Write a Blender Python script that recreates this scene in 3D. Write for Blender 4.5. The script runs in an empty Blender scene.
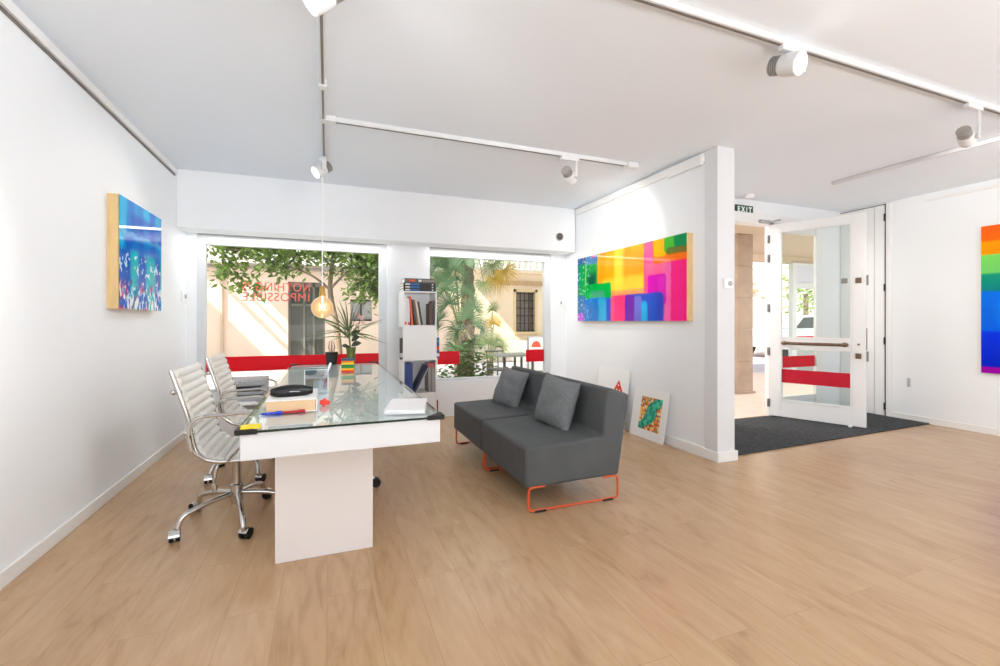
import bpy, math, random
from mathutils import Vector, Matrix, noise
random.seed(7)
R = math.radians
scn = bpy.context.scene
COL = scn.collection

# ------------------------------------------------------------------ helpers
def lin(c):
    if isinstance(c, str):
        c = c.lstrip('#'); c = [int(c[i:i+2], 16) for i in (0, 2, 4)]
    out = []
    for v in c:
        v = v / 255.0
        out.append(v / 12.92 if v <= 0.04045 else ((v + 0.055) / 1.055) ** 2.4)
    return out
def lin4(c): return tuple(lin(c)) + (1.0,)

class MB:
    """collects primitives into one mesh"""
    def __init__(s): s.v = []; s.f = []; s.m = []
    def add(s, vs, fs, mi=0):
        b = len(s.v); s.v += [tuple(v) for v in vs]
        s.f += [tuple(i + b for i in f) for f in fs]; s.m += [mi] * len(fs); return s
    def box(s, x0, x1, y0, y1, z0, z1, mi=0, rot=None, piv=None):
        vs = [Vector((x, y, z)) for z in (z0, z1) for y in (y0, y1) for x in (x0, x1)]
        if rot is not None:
            p = Vector(piv) if piv else Vector(((x0+x1)/2, (y0+y1)/2, (z0+z1)/2))
            vs = [rot @ (v - p) + p for v in vs]
        return s.add(vs, [(0,2,3,1),(4,5,7,6),(0,1,5,4),(2,6,7,3),(0,4,6,2),(1,3,7,5)], mi)
    def cyl(s, p0, p1, r0, r1=None, n=16, mi=0, caps=True):
        r1 = r0 if r1 is None else r1
        p0, p1 = Vector(p0), Vector(p1); d = (p1 - p0).normalized()
        a = d.orthogonal().normalized(); b = d.cross(a)
        vs = []
        for p, r in ((p0, r0), (p1, r1)):
            for i in range(n):
                t = 2 * math.pi * i / n
                vs.append(p + a * (r * math.cos(t)) + b * (r * math.sin(t)))
        fs = [(i, (i+1) % n, n + (i+1) % n, n + i) for i in range(n)]
        if caps: fs += [tuple(range(n-1, -1, -1)), tuple(range(n, 2*n))]
        return s.add(vs, fs, mi)
    def tube(s, pts, r, n=8, closed=False, mi=0, sx=1.0):
        pts = [Vector(p) for p in pts]; N = len(pts)
        rs = r if isinstance(r, (list, tuple)) else [r] * N
        vs = []; prev = None
        for i, p in enumerate(pts):
            if closed: d = pts[(i+1) % N] - pts[i-1]
            else: d = pts[min(i+1, N-1)] - pts[max(i-1, 0)]
            d.normalize()
            a = (d.orthogonal() if prev is None else prev - d * prev.dot(d)).normalized()
            prev = a; b = d.cross(a)
            for k in range(n):
                t = 2 * math.pi * k / n
                vs.append(p + a * (rs[i] * math.cos(t)) + b * (rs[i] * sx * math.sin(t)))
        fs = []
        for i in range(N if closed else N - 1):
            j = (i + 1) % N
            for k in range(n):
                l = (k + 1) % n
                fs.append((i*n+k, i*n+l, j*n+l, j*n+k))
        if not closed:
            fs += [tuple(range(n-1, -1, -1)), tuple((N-1)*n + k for k in range(n))]
        return s.add(vs, fs, mi)
    def lathe(s, prof, c=(0,0,0), n=24, axis=None, mi=0):
        c = Vector(c); q = Vector((0,0,1)).rotation_difference(Vector(axis)).to_matrix() if axis else Matrix.Identity(3)
        vs = []; fs = []
        for r, z in prof:
            for k in range(n):
                t = 2 * math.pi * k / n
                vs.append(c + q @ Vector((r * math.cos(t), r * math.sin(t), z)))
        for i in range(len(prof) - 1):
            for k in range(n):
                l = (k+1) % n
                fs.append((i*n+k, i*n+l, (i+1)*n+l, (i+1)*n+k))
        if prof[0][0] > 1e-6: fs.append(tuple(range(n-1, -1, -1)))
        if prof[-1][0] > 1e-6: fs.append(tuple((len(prof)-1)*n + k for k in range(n)))
        return s.add(vs, fs, mi)
    def prism_y(s, poly, y0, y1, mi=0):          # poly in (x,z), extruded along y
        n = len(poly)
        vs = [(x, y0, z) for x, z in poly] + [(x, y1, z) for x, z in poly]
        fs = [tuple(range(n)), tuple(range(2*n-1, n-1, -1))]
        fs += [(i, n+i, n+(i+1) % n, (i+1) % n) for i in range(n)]
        return s.add(vs, fs, mi)
    def ball(s, c, rx, ry=None, rz=None, n=14, m=9, mi=0):
        ry = rx if ry is None else ry; rz = rx if rz is None else rz
        vs = []; fs = []
        for i in range(m + 1):
            p = math.pi * i / m
            for k in range(n):
                t = 2 * math.pi * k / n
                vs.append((c[0] + rx*math.sin(p)*math.cos(t), c[1] + ry*math.sin(p)*math.sin(t), c[2] - rz*math.cos(p)))
        for i in range(m):
            for k in range(n):
                l = (k+1) % n
                fs.append((i*n+k, i*n+l, (i+1)*n+l, (i+1)*n+k))
        return s.add(vs, fs, mi)
    def build(s, name, mats, parent=None, smooth=False, bevel=0, seg=2, local=False, sub=0):
        me = bpy.data.meshes.new(name)
        off = Vector((0,0,0))
        if parent is not None and not local:
            p = parent
            while p is not None: off += p.location; p = p.parent
        me.from_pydata([tuple(Vector(v) - off) for v in s.v], [], s.f)
        for m in (mats if isinstance(mats, (list, tuple)) else [mats]): me.materials.append(m)
        me.polygons.foreach_set('material_index', s.m)
        if smooth: me.polygons.foreach_set('use_smooth', [True] * len(s.f))
        me.validate(); me.update()
        o = bpy.data.objects.new(name, me); COL.objects.link(o)
        if parent is not None: o.parent = parent
        if smooth:
            try: me.set_sharp_from_angle(angle=R(40))
            except Exception: pass
        if bevel:
            b = o.modifiers.new('bevel', 'BEVEL'); b.width = bevel; b.segments = seg; b.limit_method = 'ANGLE'; b.angle_limit = R(35)
            me.polygons.foreach_set('use_smooth', [True] * len(s.f))
            try: me.set_sharp_from_angle(angle=R(35))
            except Exception: pass
            b.harden_normals = False
        if sub:
            m = o.modifiers.new('sub', 'SUBSURF'); m.levels = sub; m.render_levels = sub
        return o

def tag(o, label, cat, group=None):
    o['label'] = label; o['category'] = cat
    if group: o['group'] = group
    return o
def struct(o): o['kind'] = 'structure'; return o
def thing(name, loc, label, cat, group=None, rz=0):
    o = bpy.data.objects.new(name, None); COL.objects.link(o)
    o.location = loc; o.rotation_euler = (0, 0, rz); o.empty_display_size = .1
    return tag(o, label, cat, group)
def copy_tree(o, parent=None):
    c = o.copy(); COL.objects.link(c)
    if parent is not None: c.parent = parent
    for ch in list(o.children): copy_tree(ch, c)
    return c
def fillet(pts, r, n=5):
    """round the corners of a polyline"""
    pts = [Vector(p) for p in pts]; out = [pts[0]]
    for i in range(1, len(pts) - 1):
        a, b, c = pts[i-1], pts[i], pts[i+1]
        u = (a - b); w = (c - b); rr = min(r, u.length * .49, w.length * .49)
        p0 = b + u.normalized() * rr; p1 = b + w.normalized() * rr
        for k in range(n + 1):
            t = k / n
            out.append((1-t)**2 * p0 + 2*t*(1-t) * b + t*t * p1)
    out.append(pts[-1]); return out
def spline(pts, n=6):
    pts = [Vector(p) for p in pts]; out = []
    P = [pts[0]*2 - pts[1]] + pts + [pts[-1]*2 - pts[-2]]
    for i in range(1, len(P) - 2):
        for k in range(n):
            t = k / n; a, b, c, d = P[i-1], P[i], P[i+1], P[i+2]
            out.append(.5*((2*b) + (c-a)*t + (2*a-5*b+4*c-d)*t*t + (3*b-a-3*c+d)*t**3))
    out.append(pts[-1]); return out

# ------------------------------------------------------------------ materials
def mat(name, col, rough=.5, metal=0, var=0, vscale=8, bump=0, bscale=60, coat=0, emit=None, estr=0, spec=None, trans=0, alpha=None, stretch=None):
    m = bpy.data.materials.new(name); m.use_nodes = True
    nt = m.node_tree; b = nt.nodes['Principled BSDF']
    c = lin4(col)
    b.inputs['Base Color'].default_value = c
    b.inputs['Roughness'].default_value = rough; b.inputs['Metallic'].default_value = metal
    if coat: b.inputs['Coat Weight'].default_value = coat; b.inputs['Coat Roughness'].default_value = .03
    if spec is not None: b.inputs['Specular IOR Level'].default_value = spec
    if trans: b.inputs['Transmission Weight'].default_value = trans
    if emit: b.inputs['Emission Color'].default_value = lin4(emit); b.inputs['Emission Strength'].default_value = estr
    if var or bump:
        geo = nt.nodes.new('ShaderNodeTexCoord')
        mp = nt.nodes.new('ShaderNodeMapping')
        nt.links.new(geo.outputs['Object'], mp.inputs[0])
        if stretch: mp.inputs['Scale'].default_value = stretch
    if var:
        n = nt.nodes.new('ShaderNodeTexNoise'); n.inputs['Scale'].default_value = vscale; n.inputs['Detail'].default_value = 4
        nt.links.new(mp.outputs[0], n.inputs['Vector'])
        r = nt.nodes.new('ShaderNodeValToRGB')
        r.color_ramp.elements[0].position = .3; r.color_ramp.elements[1].position = .7
        r.color_ramp.elements[0].color = tuple(max(0, x*(1-var)) for x in c[:3]) + (1,)
        r.color_ramp.elements[1].color = tuple(min(1, x*(1+var)) for x in c[:3]) + (1,)
        nt.links.new(n.outputs['Fac'], r.inputs[0]); nt.links.new(r.outputs[0], b.inputs['Base Color'])
    if bump:
        n2 = nt.nodes.new('ShaderNodeTexNoise'); n2.inputs['Scale'].default_value = bscale; n2.inputs['Detail'].default_value = 3
        nt.links.new(mp.outputs[0], n2.inputs['Vector'])
        bp = nt.nodes.new('ShaderNodeBump'); bp.inputs['Strength'].default_value = bump; bp.inputs['Distance'].default_value = .01
        nt.links.new(n2.outputs['Fac'], bp.inputs['Height']); nt.links.new(bp.outputs[0], b.inputs['Normal'])
    return m
def glass_mat(name, tint=(255,255,255), ior=1.45, rough=0.0, boost=0.0):
    m = bpy.data.materials.new(name); m.use_nodes = True; nt = m.node_tree
    for n in list(nt.nodes): nt.nodes.remove(n)
    out = nt.nodes.new('ShaderNodeOutputMaterial'); mx = nt.nodes.new('ShaderNodeMixShader')
    tr = nt.nodes.new('ShaderNodeBsdfTransparent'); gl = nt.nodes.new('ShaderNodeBsdfGlossy'); fr = nt.nodes.new('ShaderNodeFresnel')
    tr.inputs[0].default_value = lin4(tint); gl.inputs['Roughness'].default_value = rough; fr.inputs[0].default_value = ior
    ge = nt.nodes.new('ShaderNodeNewGeometry'); iv = nt.nodes.new('ShaderNodeMath'); iv.operation = 'SUBTRACT'; iv.inputs[0].default_value = 1
    nt.links.new(ge.outputs['Backfacing'], iv.inputs[1]); ml = nt.nodes.new('ShaderNodeMath'); ml.operation = 'MULTIPLY'; nt.links.new(iv.outputs[0], ml.inputs[1]); nt.links.new(ml.outputs[0], mx.inputs[0])
    if boost:
        ad = nt.nodes.new('ShaderNodeMath'); ad.operation = 'ADD'; ad.inputs[1].default_value = boost; ad.use_clamp = True
        nt.links.new(fr.outputs[0], ad.inputs[0]); nt.links.new(ad.outputs[0], ml.inputs[0])
    else: nt.links.new(fr.outputs[0], ml.inputs[0])
    nt.links.new(tr.outputs[0], mx.inputs[1]); nt.links.new(gl.outputs[0], mx.inputs[2]); nt.links.new(mx.outputs[0], out.inputs[0])
    return m
def attr_mat(name, rough=.3, coat=0, spec=.5):
    m = bpy.data.materials.new(name); m.use_nodes = True; nt = m.node_tree; b = nt.nodes['Principled BSDF']
    a = nt.nodes.new('ShaderNodeVertexColor'); a.layer_name = 'paint'
    nt.links.new(a.outputs[0], b.inputs['Base Color'])
    b.inputs['Roughness'].default_value = rough; b.inputs['Specular IOR Level'].default_value = spec
    if coat: b.inputs['Coat Weight'].default_value = coat; b.inputs['Coat Roughness'].default_value = .02
    return m
def leaf_mat(name, col, var=.35, scale=3, trans=.35):
    m = mat(name, col, .45, var=var, vscale=scale)
    nt = m.node_tree; b = nt.nodes['Principled BSDF']; out = nt.nodes['Material Output']
    t = nt.nodes.new('ShaderNodeBsdfTranslucent'); mx = nt.nodes.new('ShaderNodeMixShader'); mx.inputs[0].default_value = trans
    src = b.inputs['Base Color'].links[0].from_socket
    nt.links.new(src, t.inputs[0]); nt.links.new(b.outputs[0], mx.inputs[1]); nt.links.new(t.outputs[0], mx.inputs[2])
    nt.links.new(mx.outputs[0], out.inputs[0]); return m

def floor_mat():
    m = bpy.data.materials.new('oak_laminate'); m.use_nodes = True; nt = m.node_tree; b = nt.nodes['Principled BSDF']
    N = nt.nodes.new; L = nt.links.new
    geo = N('ShaderNodeNewGeometry'); sep = N('ShaderNodeSeparateXYZ'); L(geo.outputs['Position'], sep.inputs[0])
    cmb = N('ShaderNodeCombineXYZ'); L(sep.outputs['Y'], cmb.inputs['X']); L(sep.outputs['X'], cmb.inputs['Y'])
    br = N('ShaderNodeTexBrick'); L(cmb.outputs[0], br.inputs['Vector'])
    br.inputs['Scale'].default_value = 1; br.inputs['Brick Width'].default_value = 1.28; br.inputs['Row Height'].default_value = .192
    br.inputs['Mortar Size'].default_value = .0012; br.inputs['Mortar Smooth'].default_value = .3; br.offset = .37; br.offset_frequency = 2
    br.inputs['Color1'].default_value = (0,0,0,1); br.inputs['Color2'].default_value = (1,1,1,1); br.inputs['Mortar'].default_value = (.3,.3,.3,1)
    tone = N('ShaderNodeSeparateColor'); L(br.outputs['Color'], tone.inputs[0])
    # grain: noise stretched along the plank, shifted per plank
    sh = N('ShaderNodeMath'); sh.operation = 'MULTIPLY'; sh.inputs[1].default_value = 37.0; L(tone.outputs[0], sh.inputs[0])
    gx = N('ShaderNodeMath'); gx.operation = 'MULTIPLY'; gx.inputs[1].default_value = 7.0; L(sep.outputs['X'], gx.inputs[0])
    gy = N('ShaderNodeMath'); gy.operation = 'MULTIPLY'; gy.inputs[1].default_value = 1.5; L(sep.outputs['Y'], gy.inputs[0])
    gv = N('ShaderNodeCombineXYZ'); L(gx.outputs[0], gv.inputs[0]); L(gy.outputs[0], gv.inputs[1]); L(sh.outputs[0], gv.inputs[2])
    n1 = N('ShaderNodeTexNoise'); n1.inputs['Scale'].default_value = 1.0; n1.inputs['Detail'].default_value = 6; n1.inputs['Roughness'].default_value = .6; n1.inputs['Distortion'].default_value = 2.0
    L(gv.outputs[0], n1.inputs['Vector'])
    fx = N('ShaderNodeVectorMath'); fx.operation = 'MULTIPLY'; fx.inputs[1].default_value = (9, 5, 1); L(gv.outputs[0], fx.inputs[0])
    n2 = N('ShaderNodeTexNoise'); n2.inputs['Scale'].default_value = 1.0; n2.inputs['Detail'].default_value = 3; L(fx.outputs[0], n2.inputs['Vector'])
    mixg = N('ShaderNodeMath'); mixg.operation = 'MULTIPLY_ADD'; mixg.inputs[1].default_value = .25; L(n2.outputs['Fac'], mixg.inputs[0])
    sc1 = N('ShaderNodeMath'); sc1.operation = 'MULTIPLY'; sc1.inputs[1].default_value = .75; L(n1.outputs['Fac'], sc1.inputs[0]); L(sc1.outputs[0], mixg.inputs[2])
    pt = N('ShaderNodeMath'); pt.operation = 'MULTIPLY_ADD'; pt.inputs[1].default_value = .10; L(tone.outputs[0], pt.inputs[0]); L(mixg.outputs[0], pt.inputs[2])
    rp = N('ShaderNodeValToRGB'); L(pt.outputs[0], rp.inputs[0])
    e = rp.color_ramp.elements; e[0].position = .24; e[0].color = lin4(FLOOR_D); e[1].position = .78; e[1].color = lin4(FLOOR_L)
    k = rp.color_ramp.elements.new(.5); k.color = lin4(FLOOR_M)
    mo = N('ShaderNodeMixRGB'); mo.blend_type = 'MULTIPLY'; L(br.outputs['Fac'], mo.inputs[0]); L(rp.outputs[0], mo.inputs[1]); mo.inputs[2].default_value = (.78,.75,.72,1)
    L(mo.outputs[0], b.inputs['Base Color'])
    b.inputs['Roughness'].default_value = .27; b.inputs['Specular IOR Level'].default_value = .45
    bp = N('ShaderNodeBump'); bp.inputs['Strength'].default_value = .06; bp.inputs['Distance'].default_value = .004; L(n2.outputs['Fac'], bp.inputs['Height']); L(bp.outputs[0], b.inputs['Normal'])
    return m
FLOOR_D, FLOOR_M, FLOOR_L = (164,127,93), (191,156,119), (202,170,134)

M = {}
M['wall'] = mat('wall_paint', (240,243,246), .75, var=.012, vscale=1.2, bump=.03, bscale=140)
M['ceil'] = mat('ceiling_paint', (236,243,251), .85, var=.01, vscale=.8)
M['trim'] = mat('white_lacquer', (240,240,239), .4, var=.01, vscale=2)
M['frame'] = mat('window_frame_white', (216,219,222), .35, var=.01, vscale=2)
M['floor'] = floor_mat()
M['mat'] = mat('charcoal_carpet', (62,65,68), .95, var=.55, vscale=34, bump=.8, bscale=160)
M['glass'] = glass_mat('clear_pane', (250,253,252), 1.25)
M['deskglass'] = glass_mat('desk_glass', (252,255,254), 1.5, boost=.03)
M['glassedge'] = mat('dark_glass_edge', (20,44,42), .15)
M['clear'] = glass_mat('clear_acrylic', (228,236,240), 1.5, boost=.28)
M['chrome'] = mat('polished_chrome', (205,203,200), .12, 1, var=.02)
M['white_leather'] = mat('white_leather', (232,230,225), .38, var=.02, vscale=5, bump=.05, bscale=90)
M['black'] = mat('black_plastic', (20,20,21), .35, var=.1)
M['rubber'] = mat('black_rubber', (16,16,17), .55, var=.1)
M['desk'] = mat('white_desk_laminate', (236,236,235), .3, var=.008, vscale=2)
M['sofa'] = mat('dark_grey_upholstery', (82,85,87), .8, var=.08, vscale=6, bump=.1, bscale=240)
M['cushion'] = mat('grey_melange_fabric', (118,122,124), .9, var=.22, vscale=110, bump=.3, bscale=300)
M['orange'] = mat('orange_painted_steel', (214,90,44), .4, var=.03)
M['wood'] = mat('pale_pine_stretcher', (222,190,134), .55, var=.08, vscale=6, stretch=(8,8,1))
M['spot'] = mat('white_spotlight_shell', (220,221,222), .35, var=.01)
M['sink'] = mat('grey_heat_sink', (172,168,164), .4, .3, var=.12, vscale=40)
M['slot'] = mat('grey_track_slot', (118,112,108), .5, var=.08, vscale=10)
M['lens'] = mat('lit_lens', (255,255,255), .3, emit=(255,250,240), estr=4)
M['red'] = mat('red_vinyl_film', (226,6,44), .4, var=.02)
def film_mat(name, col, k=.5):
    m = mat(name, col, .4, var=.02); nt = m.node_tree; b = nt.nodes['Principled BSDF']; out = nt.nodes['Material Output']
    t = nt.nodes.new('ShaderNodeBsdfTranslucent'); mx = nt.nodes.new('ShaderNodeMixShader'); mx.inputs[0].default_value = k
    t.inputs[0].default_value = lin4(col); nt.links.new(b.outputs[0], mx.inputs[1]); nt.links.new(t.outputs[0], mx.inputs[2]); nt.links.new(mx.outputs[0], out.inputs[0]); return m
M['red'] = film_mat('red_window_film', (236,4,44))
M['redtext'] = mat('red_vinyl_letter', (252,100,84), .5, var=.03)
M['green_sign'] = mat('exit_green', (16,86,62), .4, var=.03)
M['white'] = mat('bright_white', (246,246,246), .5, var=.01)
M['paper'] = mat('white_paper', (243,243,243), .8, var=.01)
M['bronze'] = mat('worn_bronze', (128,104,86), .4, .6, var=.2, vscale=25)
M['steel'] = mat('brushed_steel', (150,148,145), .35, .9, var=.05)
M['darkhinge'] = mat('dark_hinge', (62,60,60), .4, .4, var=.1)
M['grey'] = mat('grey_plastic', (176,178,180), .45, var=.02)
M['dgrey'] = mat('dark_grey_plastic', (86,82,78), .5, var=.05)

# ------------------------------------------------------------------ setting
H = 2.69; XL, XR = -1.37, 6.55; YB, YD, YF = 5.5, 4.04, -3.5; PX = 3.10
struct(MB().box(XL-.2, PX+.18, YF-.2, YB+.24, -.12, 0).box(PX+.18, XR+.2, YF-.2, YD+.06, -.12, 0).build('floor', M['floor']))
struct(MB().box(XL-.2, XR+.2, YF-.2, YB+.3, H, H+.15).build('ceiling', M['ceil']))
struct(MB().box(XL-.2, XL, YF, YB+.3, 0, H).build('wall_left', M['wall']))
struct(MB().box(XR, XR+.2, YF, YD+.2, 0, H).build('wall_right', M['wall']))
struct(MB().box(XL-.2, XR+.2, YF-.2, YF, 0, H).build('wall_front', M['wall']))
# window wall with two openings
W1 = (-1.27, .665, .44, 2.13); W2 = (1.175, 2.876, .44, 2.13)
wb = MB()
wb.box(XL, PX, YB, YB+.25, 0, .44)
wb.box(XL, PX, YB, YB+.25, 2.13, H)
wb.box(XL, W1[0], YB, YB+.25, .44, 2.13)
wb.box(W1[1], W2[0], YB-.05, YB+.25, .44, 2.13)
wb.box(W2[1], PX, YB, YB+.25, .44, 2.13)
struct(wb.build('wall_back', M['wall']))
struct(MB().box(XL, PX-.02, 5.2, YB, 2.115, H).build('trim_1', M['wall'], bevel=.006))          # bulkhead above the windows
# partition and door wall
pw = MB(); pw.box(PX, PX+.18, 2.89, 5.75, 0, H); struct(pw.build('wall_partition', M['wall'], bevel=.004))
struct(MB().box(PX-.008, PX+.188, 2.882, 3.02, .0, H).build('trim_2', mat('wall_paint_dimmed', (224,226,229), .7, var=.01, vscale=2), bevel=.003))   # end post of the partition, white wall paint greyed to offset strong front light
DX0, DX1 = 4.24, 5.17; SX0, SX1 = 5.24, 6.04
dw = MB()
dw.box(PX+.18, DX0-.06, YD, YD+.2, 0, H)
dw.box(DX0-.06, XR, YD, YD+.2, 2.46, H)
dw.box(SX1+.12, XR, YD, YD+.04, 0, 2.46); dw.box(SX1+.27, XR, YD+.04, YD+.2, 0, 2.46)
dw.box(DX1+.07, SX1+.13, YD+.0, YD+.05, 0, .17)
struct(dw.build('wall_door_side', M['wall']))
# baseboards
struct(MB().box(XL, XL+.015, YF, YB, 0, .075).build('baseboard_left', M['trim'], bevel=.003))
struct(MB().box(XR-.015, XR, YF, 3.49, 0, .075).build('baseboard_right', M['trim'], bevel=.003))
b = MB(); b.box(PX-.022, PX, 3.02, YB, 0, .09); b.box(PX-.02, PX+.205, 2.862, 3.03, 0, .085); b.box(PX+.18, PX+.202, 3.03, YD, 0, .085)
struct(b.build('baseboard_partition', M['trim'], bevel=.003))
struct(MB().box(PX+.22, DX0-.06, YD-.015, YD, 0, .075).build('baseboard_door_side', M['trim'], bevel=.003))
# picture rails
struct(MB().box(XL, XL+.022, -1.5, 5.17, 2.615, 2.66).box(XL, XL+.008, -1.5, 5.15, 2.597, 2.612, 1).build('trim_3', [M['trim'], M['slot']]))
t4 = MB().box(PX-.03, PX, 3.02, 5.18, 2.60, 2.675)
t4.box(PX-.05, PX-.008, 3.03, 3.45, 2.575, 2.66)
struct(t4.build('trim_4', M['trim'], bevel=.004))
struct(MB().box(XR-.022, XR, -1.5, 3.1, 2.60, 2.63).build('trim_5', M['trim'], bevel=.003))

def window(n, W):
    x0, x1, z0, z1 = W
    w = thing('window_%d' % n, ((x0+x1)/2, YB+.05, z0), '', ''); del w['label']; del w['category']; w['kind'] = 'structure'
    f = MB(); y0, y1 = YB+.02, YB+.09
    ls = .075 if n == 1 else .02
    f.box(x0, x0+ls, y0, y1, z0, z1); f.box(x1-.085, x1, y0, y1, z0, z1)
    f.box(x0+ls, x1-.085, y0, y1, z1-.12, z1); f.box(x0+ls, x1-.085, y0, y1, z0, z0+.035)
    f.build('window_frame', M['frame'], w, bevel=.004)
    MB().box(x0+.02, x1-.03, YB-.015, YB+.02, z1-.018, z1-.004).build('blind_rail', M['steel'], w)
    g = MB(); g.box(x0+ls-.005, x1-.08, YB+.05, YB+.056, z0+.03, z1-.115); g.build('window_pane', M['glass'], w)
    return w
win1 = window(1, W1); win2 = window(2, W2)
MB().box(W1[0]+.076, W1[1]-.086, YB+.044, YB+.049, .655, .815).build('red_band', M['red'], win1)
MB().box(1.30, 1.585, YB+.044, YB+.049, .65, .815).build('red_band', M['red'], win2)
MB().box(2.52, W2[1]-.087, YB+.044, YB+.049, .645, .81).build('red_band', M['red'], win2)

def text_mesh(body, size, name, material, parent, mtx, extrude=.001, width=None, spacing=1.0, bold=0):
    cu = bpy.data.curves.new('txt', 'FONT'); cu.body = body; cu.size = size; cu.extrude = extrude; cu.offset = bold
    cu.align_x = 'CENTER'; cu.align_y = 'CENTER'; cu.space_character = spacing
    t = bpy.data.objects.new('txt', cu); COL.objects.link(t)
    bpy.context.view_layer.update()
    dg = bpy.context.evaluated_depsgraph_get()
    me = bpy.data.meshes.new_from_object(t.evaluated_get(dg))
    bpy.data.objects.remove(t); bpy.data.curves.remove(cu)
    xs = [v.co.x for v in me.vertices]; k = width / (max(xs) - min(xs)) if width else 1
    off = Vector((0,0,0)); p = parent
    while p is not None: off += p.location; p = p.parent
    for v in me.vertices:
        c = v.co.copy(); c.x *= k; v.co = (mtx @ c) - off
    me.materials.clear(); me.materials.append(material); me.name = name
    o = bpy.data.objects.new(name, me); COL.objects.link(o); o.parent = parent
    return o
# lettering read from the street: mirrored from inside
def mtx_plane(o, ux, uy):
    n = Vector(ux).cross(Vector(uy))
    return Matrix(((ux[0],uy[0],n[0],o[0]),(ux[1],uy[1],n[1],o[1]),(ux[2],uy[2],n[2],o[2]),(0,0,0,1)))
text_mesh('NOTHING IS', .135, 'window_lettering', M['redtext'], win1, mtx_plane((-.52, YB+.06, 1.575), (-1,0,0), (0,0,1)), width=.68, spacing=1.1)
text_mesh('IMPOSSIBLE', .135, 'window_lettering', M['redtext'], win1, mtx_plane((-.52, YB+.06, 1.462), (-1,0,0), (0,0,1)), width=.67, spacing=1.1)

# ------------------------------------------------------------------ entrance door
# fixed frame and sidelight
d1 = thing('door_1', (DX0, YD, 0), '', ''); del d1['label']; del d1['category']; d1['kind'] = 'structure'
fr = MB()
fr.box(DX0-.06, DX0, YD-.02, YD+.12, 0, 2.46); fr.box(DX1+.005, SX0+.005, YD-.02, YD+.05, 0, 2.46)
fr.box(DX0-.06, SX1+.14, YD-.02, YD+.12, 2.405, 2.53)
fr.box(SX1, SX1+.13, YD-.02, YD+.02, 0, 2.405)
fr.box(SX0+.005, SX1, YD-.01, YD+.04, .17, .235); fr.box(SX0+.005, SX1, YD-.01, YD+.04, 2.33, 2.405)
fr.build('door_frame', M['trim'], d1, bevel=.005)
MB().box(SX0, SX1, YD+.012, YD+.017, .23, 2.34).build('sidelight_pane', M['glass'], d1)
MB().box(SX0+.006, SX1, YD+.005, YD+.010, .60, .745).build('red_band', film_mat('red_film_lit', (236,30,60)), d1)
cl = MB().box(4.98, 5.16, YD-.06, YD-.02, 2.415, 2.45).cyl((5.16, YD-.05, 2.43), (5.26, YD-.1, 2.46), .012)
cl.build('door_closer', M['grey'], d1, bevel=.003)
# open leaf, local frame: x along the leaf from the hinge, y thickness, z up
leaf = thing('door_2', (DX1+.005, YD-.01, 0), '', ''); del leaf['label']; del leaf['category']; leaf['kind'] = 'structure'
leaf.rotation_euler = (0, 0, math.atan2(-.923, .385))
LW, T = .955, .022
lf = MB()
lf.box(0, .13, -T, T, .025, 2.40); lf.box(.828, LW, -T, T, .025, 2.40)
lf.box(.13, .828, -T, T, 2.30, 2.40); lf.box(.13, .828, -T, T, .865, .995); lf.box(.13, .828, -T, T, .025, .225)
lf.build('leaf_frame', M['trim'], leaf, bevel=.004, local=True)
for z0, z1 in ((.995, 2.30), (.225, .865)):
    g = MB()
    for s in (-1, 1):
        g.box(.13, .142, s*T-.006, s*T+.006, z0, z1); g.box(.816, .828, s*T-.006, s*T+.006, z0, z1)
        g.box(.13, .828, s*T-.006, s*T+.006, z0, z0+.012); g.box(.13, .828, s*T-.006, s*T+.006, z1-.012, z1)
    g.build('glazing_bead', M['trim'], leaf, local=True)
    MB().box(.13, .828, -.003, .003, z0, z1).build('leaf_pane', M['glass'], leaf, local=True)
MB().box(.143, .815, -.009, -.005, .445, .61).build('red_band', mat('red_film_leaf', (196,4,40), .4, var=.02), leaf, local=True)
hb = MB(); yb = -.075
hb.tube(spline([(.165, yb, .935), (.30, yb-.004, .93), (.62, yb-.004, .93), (.79, yb, .93)], 5), .018, 10)
for x in (.185, .775):
    hb.ball((x, yb, .932), .035, .022, .026); hb.cyl((x, yb, .932), (x, -T, .932), .012)
hb.build('push_bar', M['bronze'], leaf, smooth=True, local=True)
for z in (1.65, .81):
    MB().box(.862, .915, -T-.012, -T, z-.03, z+.03).box(.885, .9, -T-.018, -T-.012, z-.012, z+.012).build('lock_plate', M['bronze'], leaf, bevel=.003, local=True)
    MB().box(LW, LW+.018, -.016, .016, z-.055, z+.055).build('latch_keep', M['steel'], leaf, bevel=.003, local=True)
MB().box(LW, LW+.006, -.014, .014, .88, 1.12).build('edge_plate', M['bronze'], leaf, bevel=.002, local=True)
MB().cyl((.89, -T-.012, .94), (.89, -T, .94), .011).build('lock_cylinder', M['bronze'], leaf, smooth=True, local=True)
MB().box(.80, .83, -T-.02, T, 0, .03).build('door_stop', M['white'], leaf, bevel=.003, local=True)
MB().box(.735, .79, -T-.012, -T+.012, 1.625, 1.68).build('pane_lock', M['steel'], leaf, bevel=.003, local=True)
for z in (.18, .82, 1.36, 1.98, 2.22):
    MB().cyl((-.004, -T-.008, z-.05), (-.004, -T-.008, z+.05), .009).box(-.01, .02, -T-.004, -T, z-.05, z+.05).build('hinge', M['steel'], leaf, smooth=True, local=True)
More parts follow.
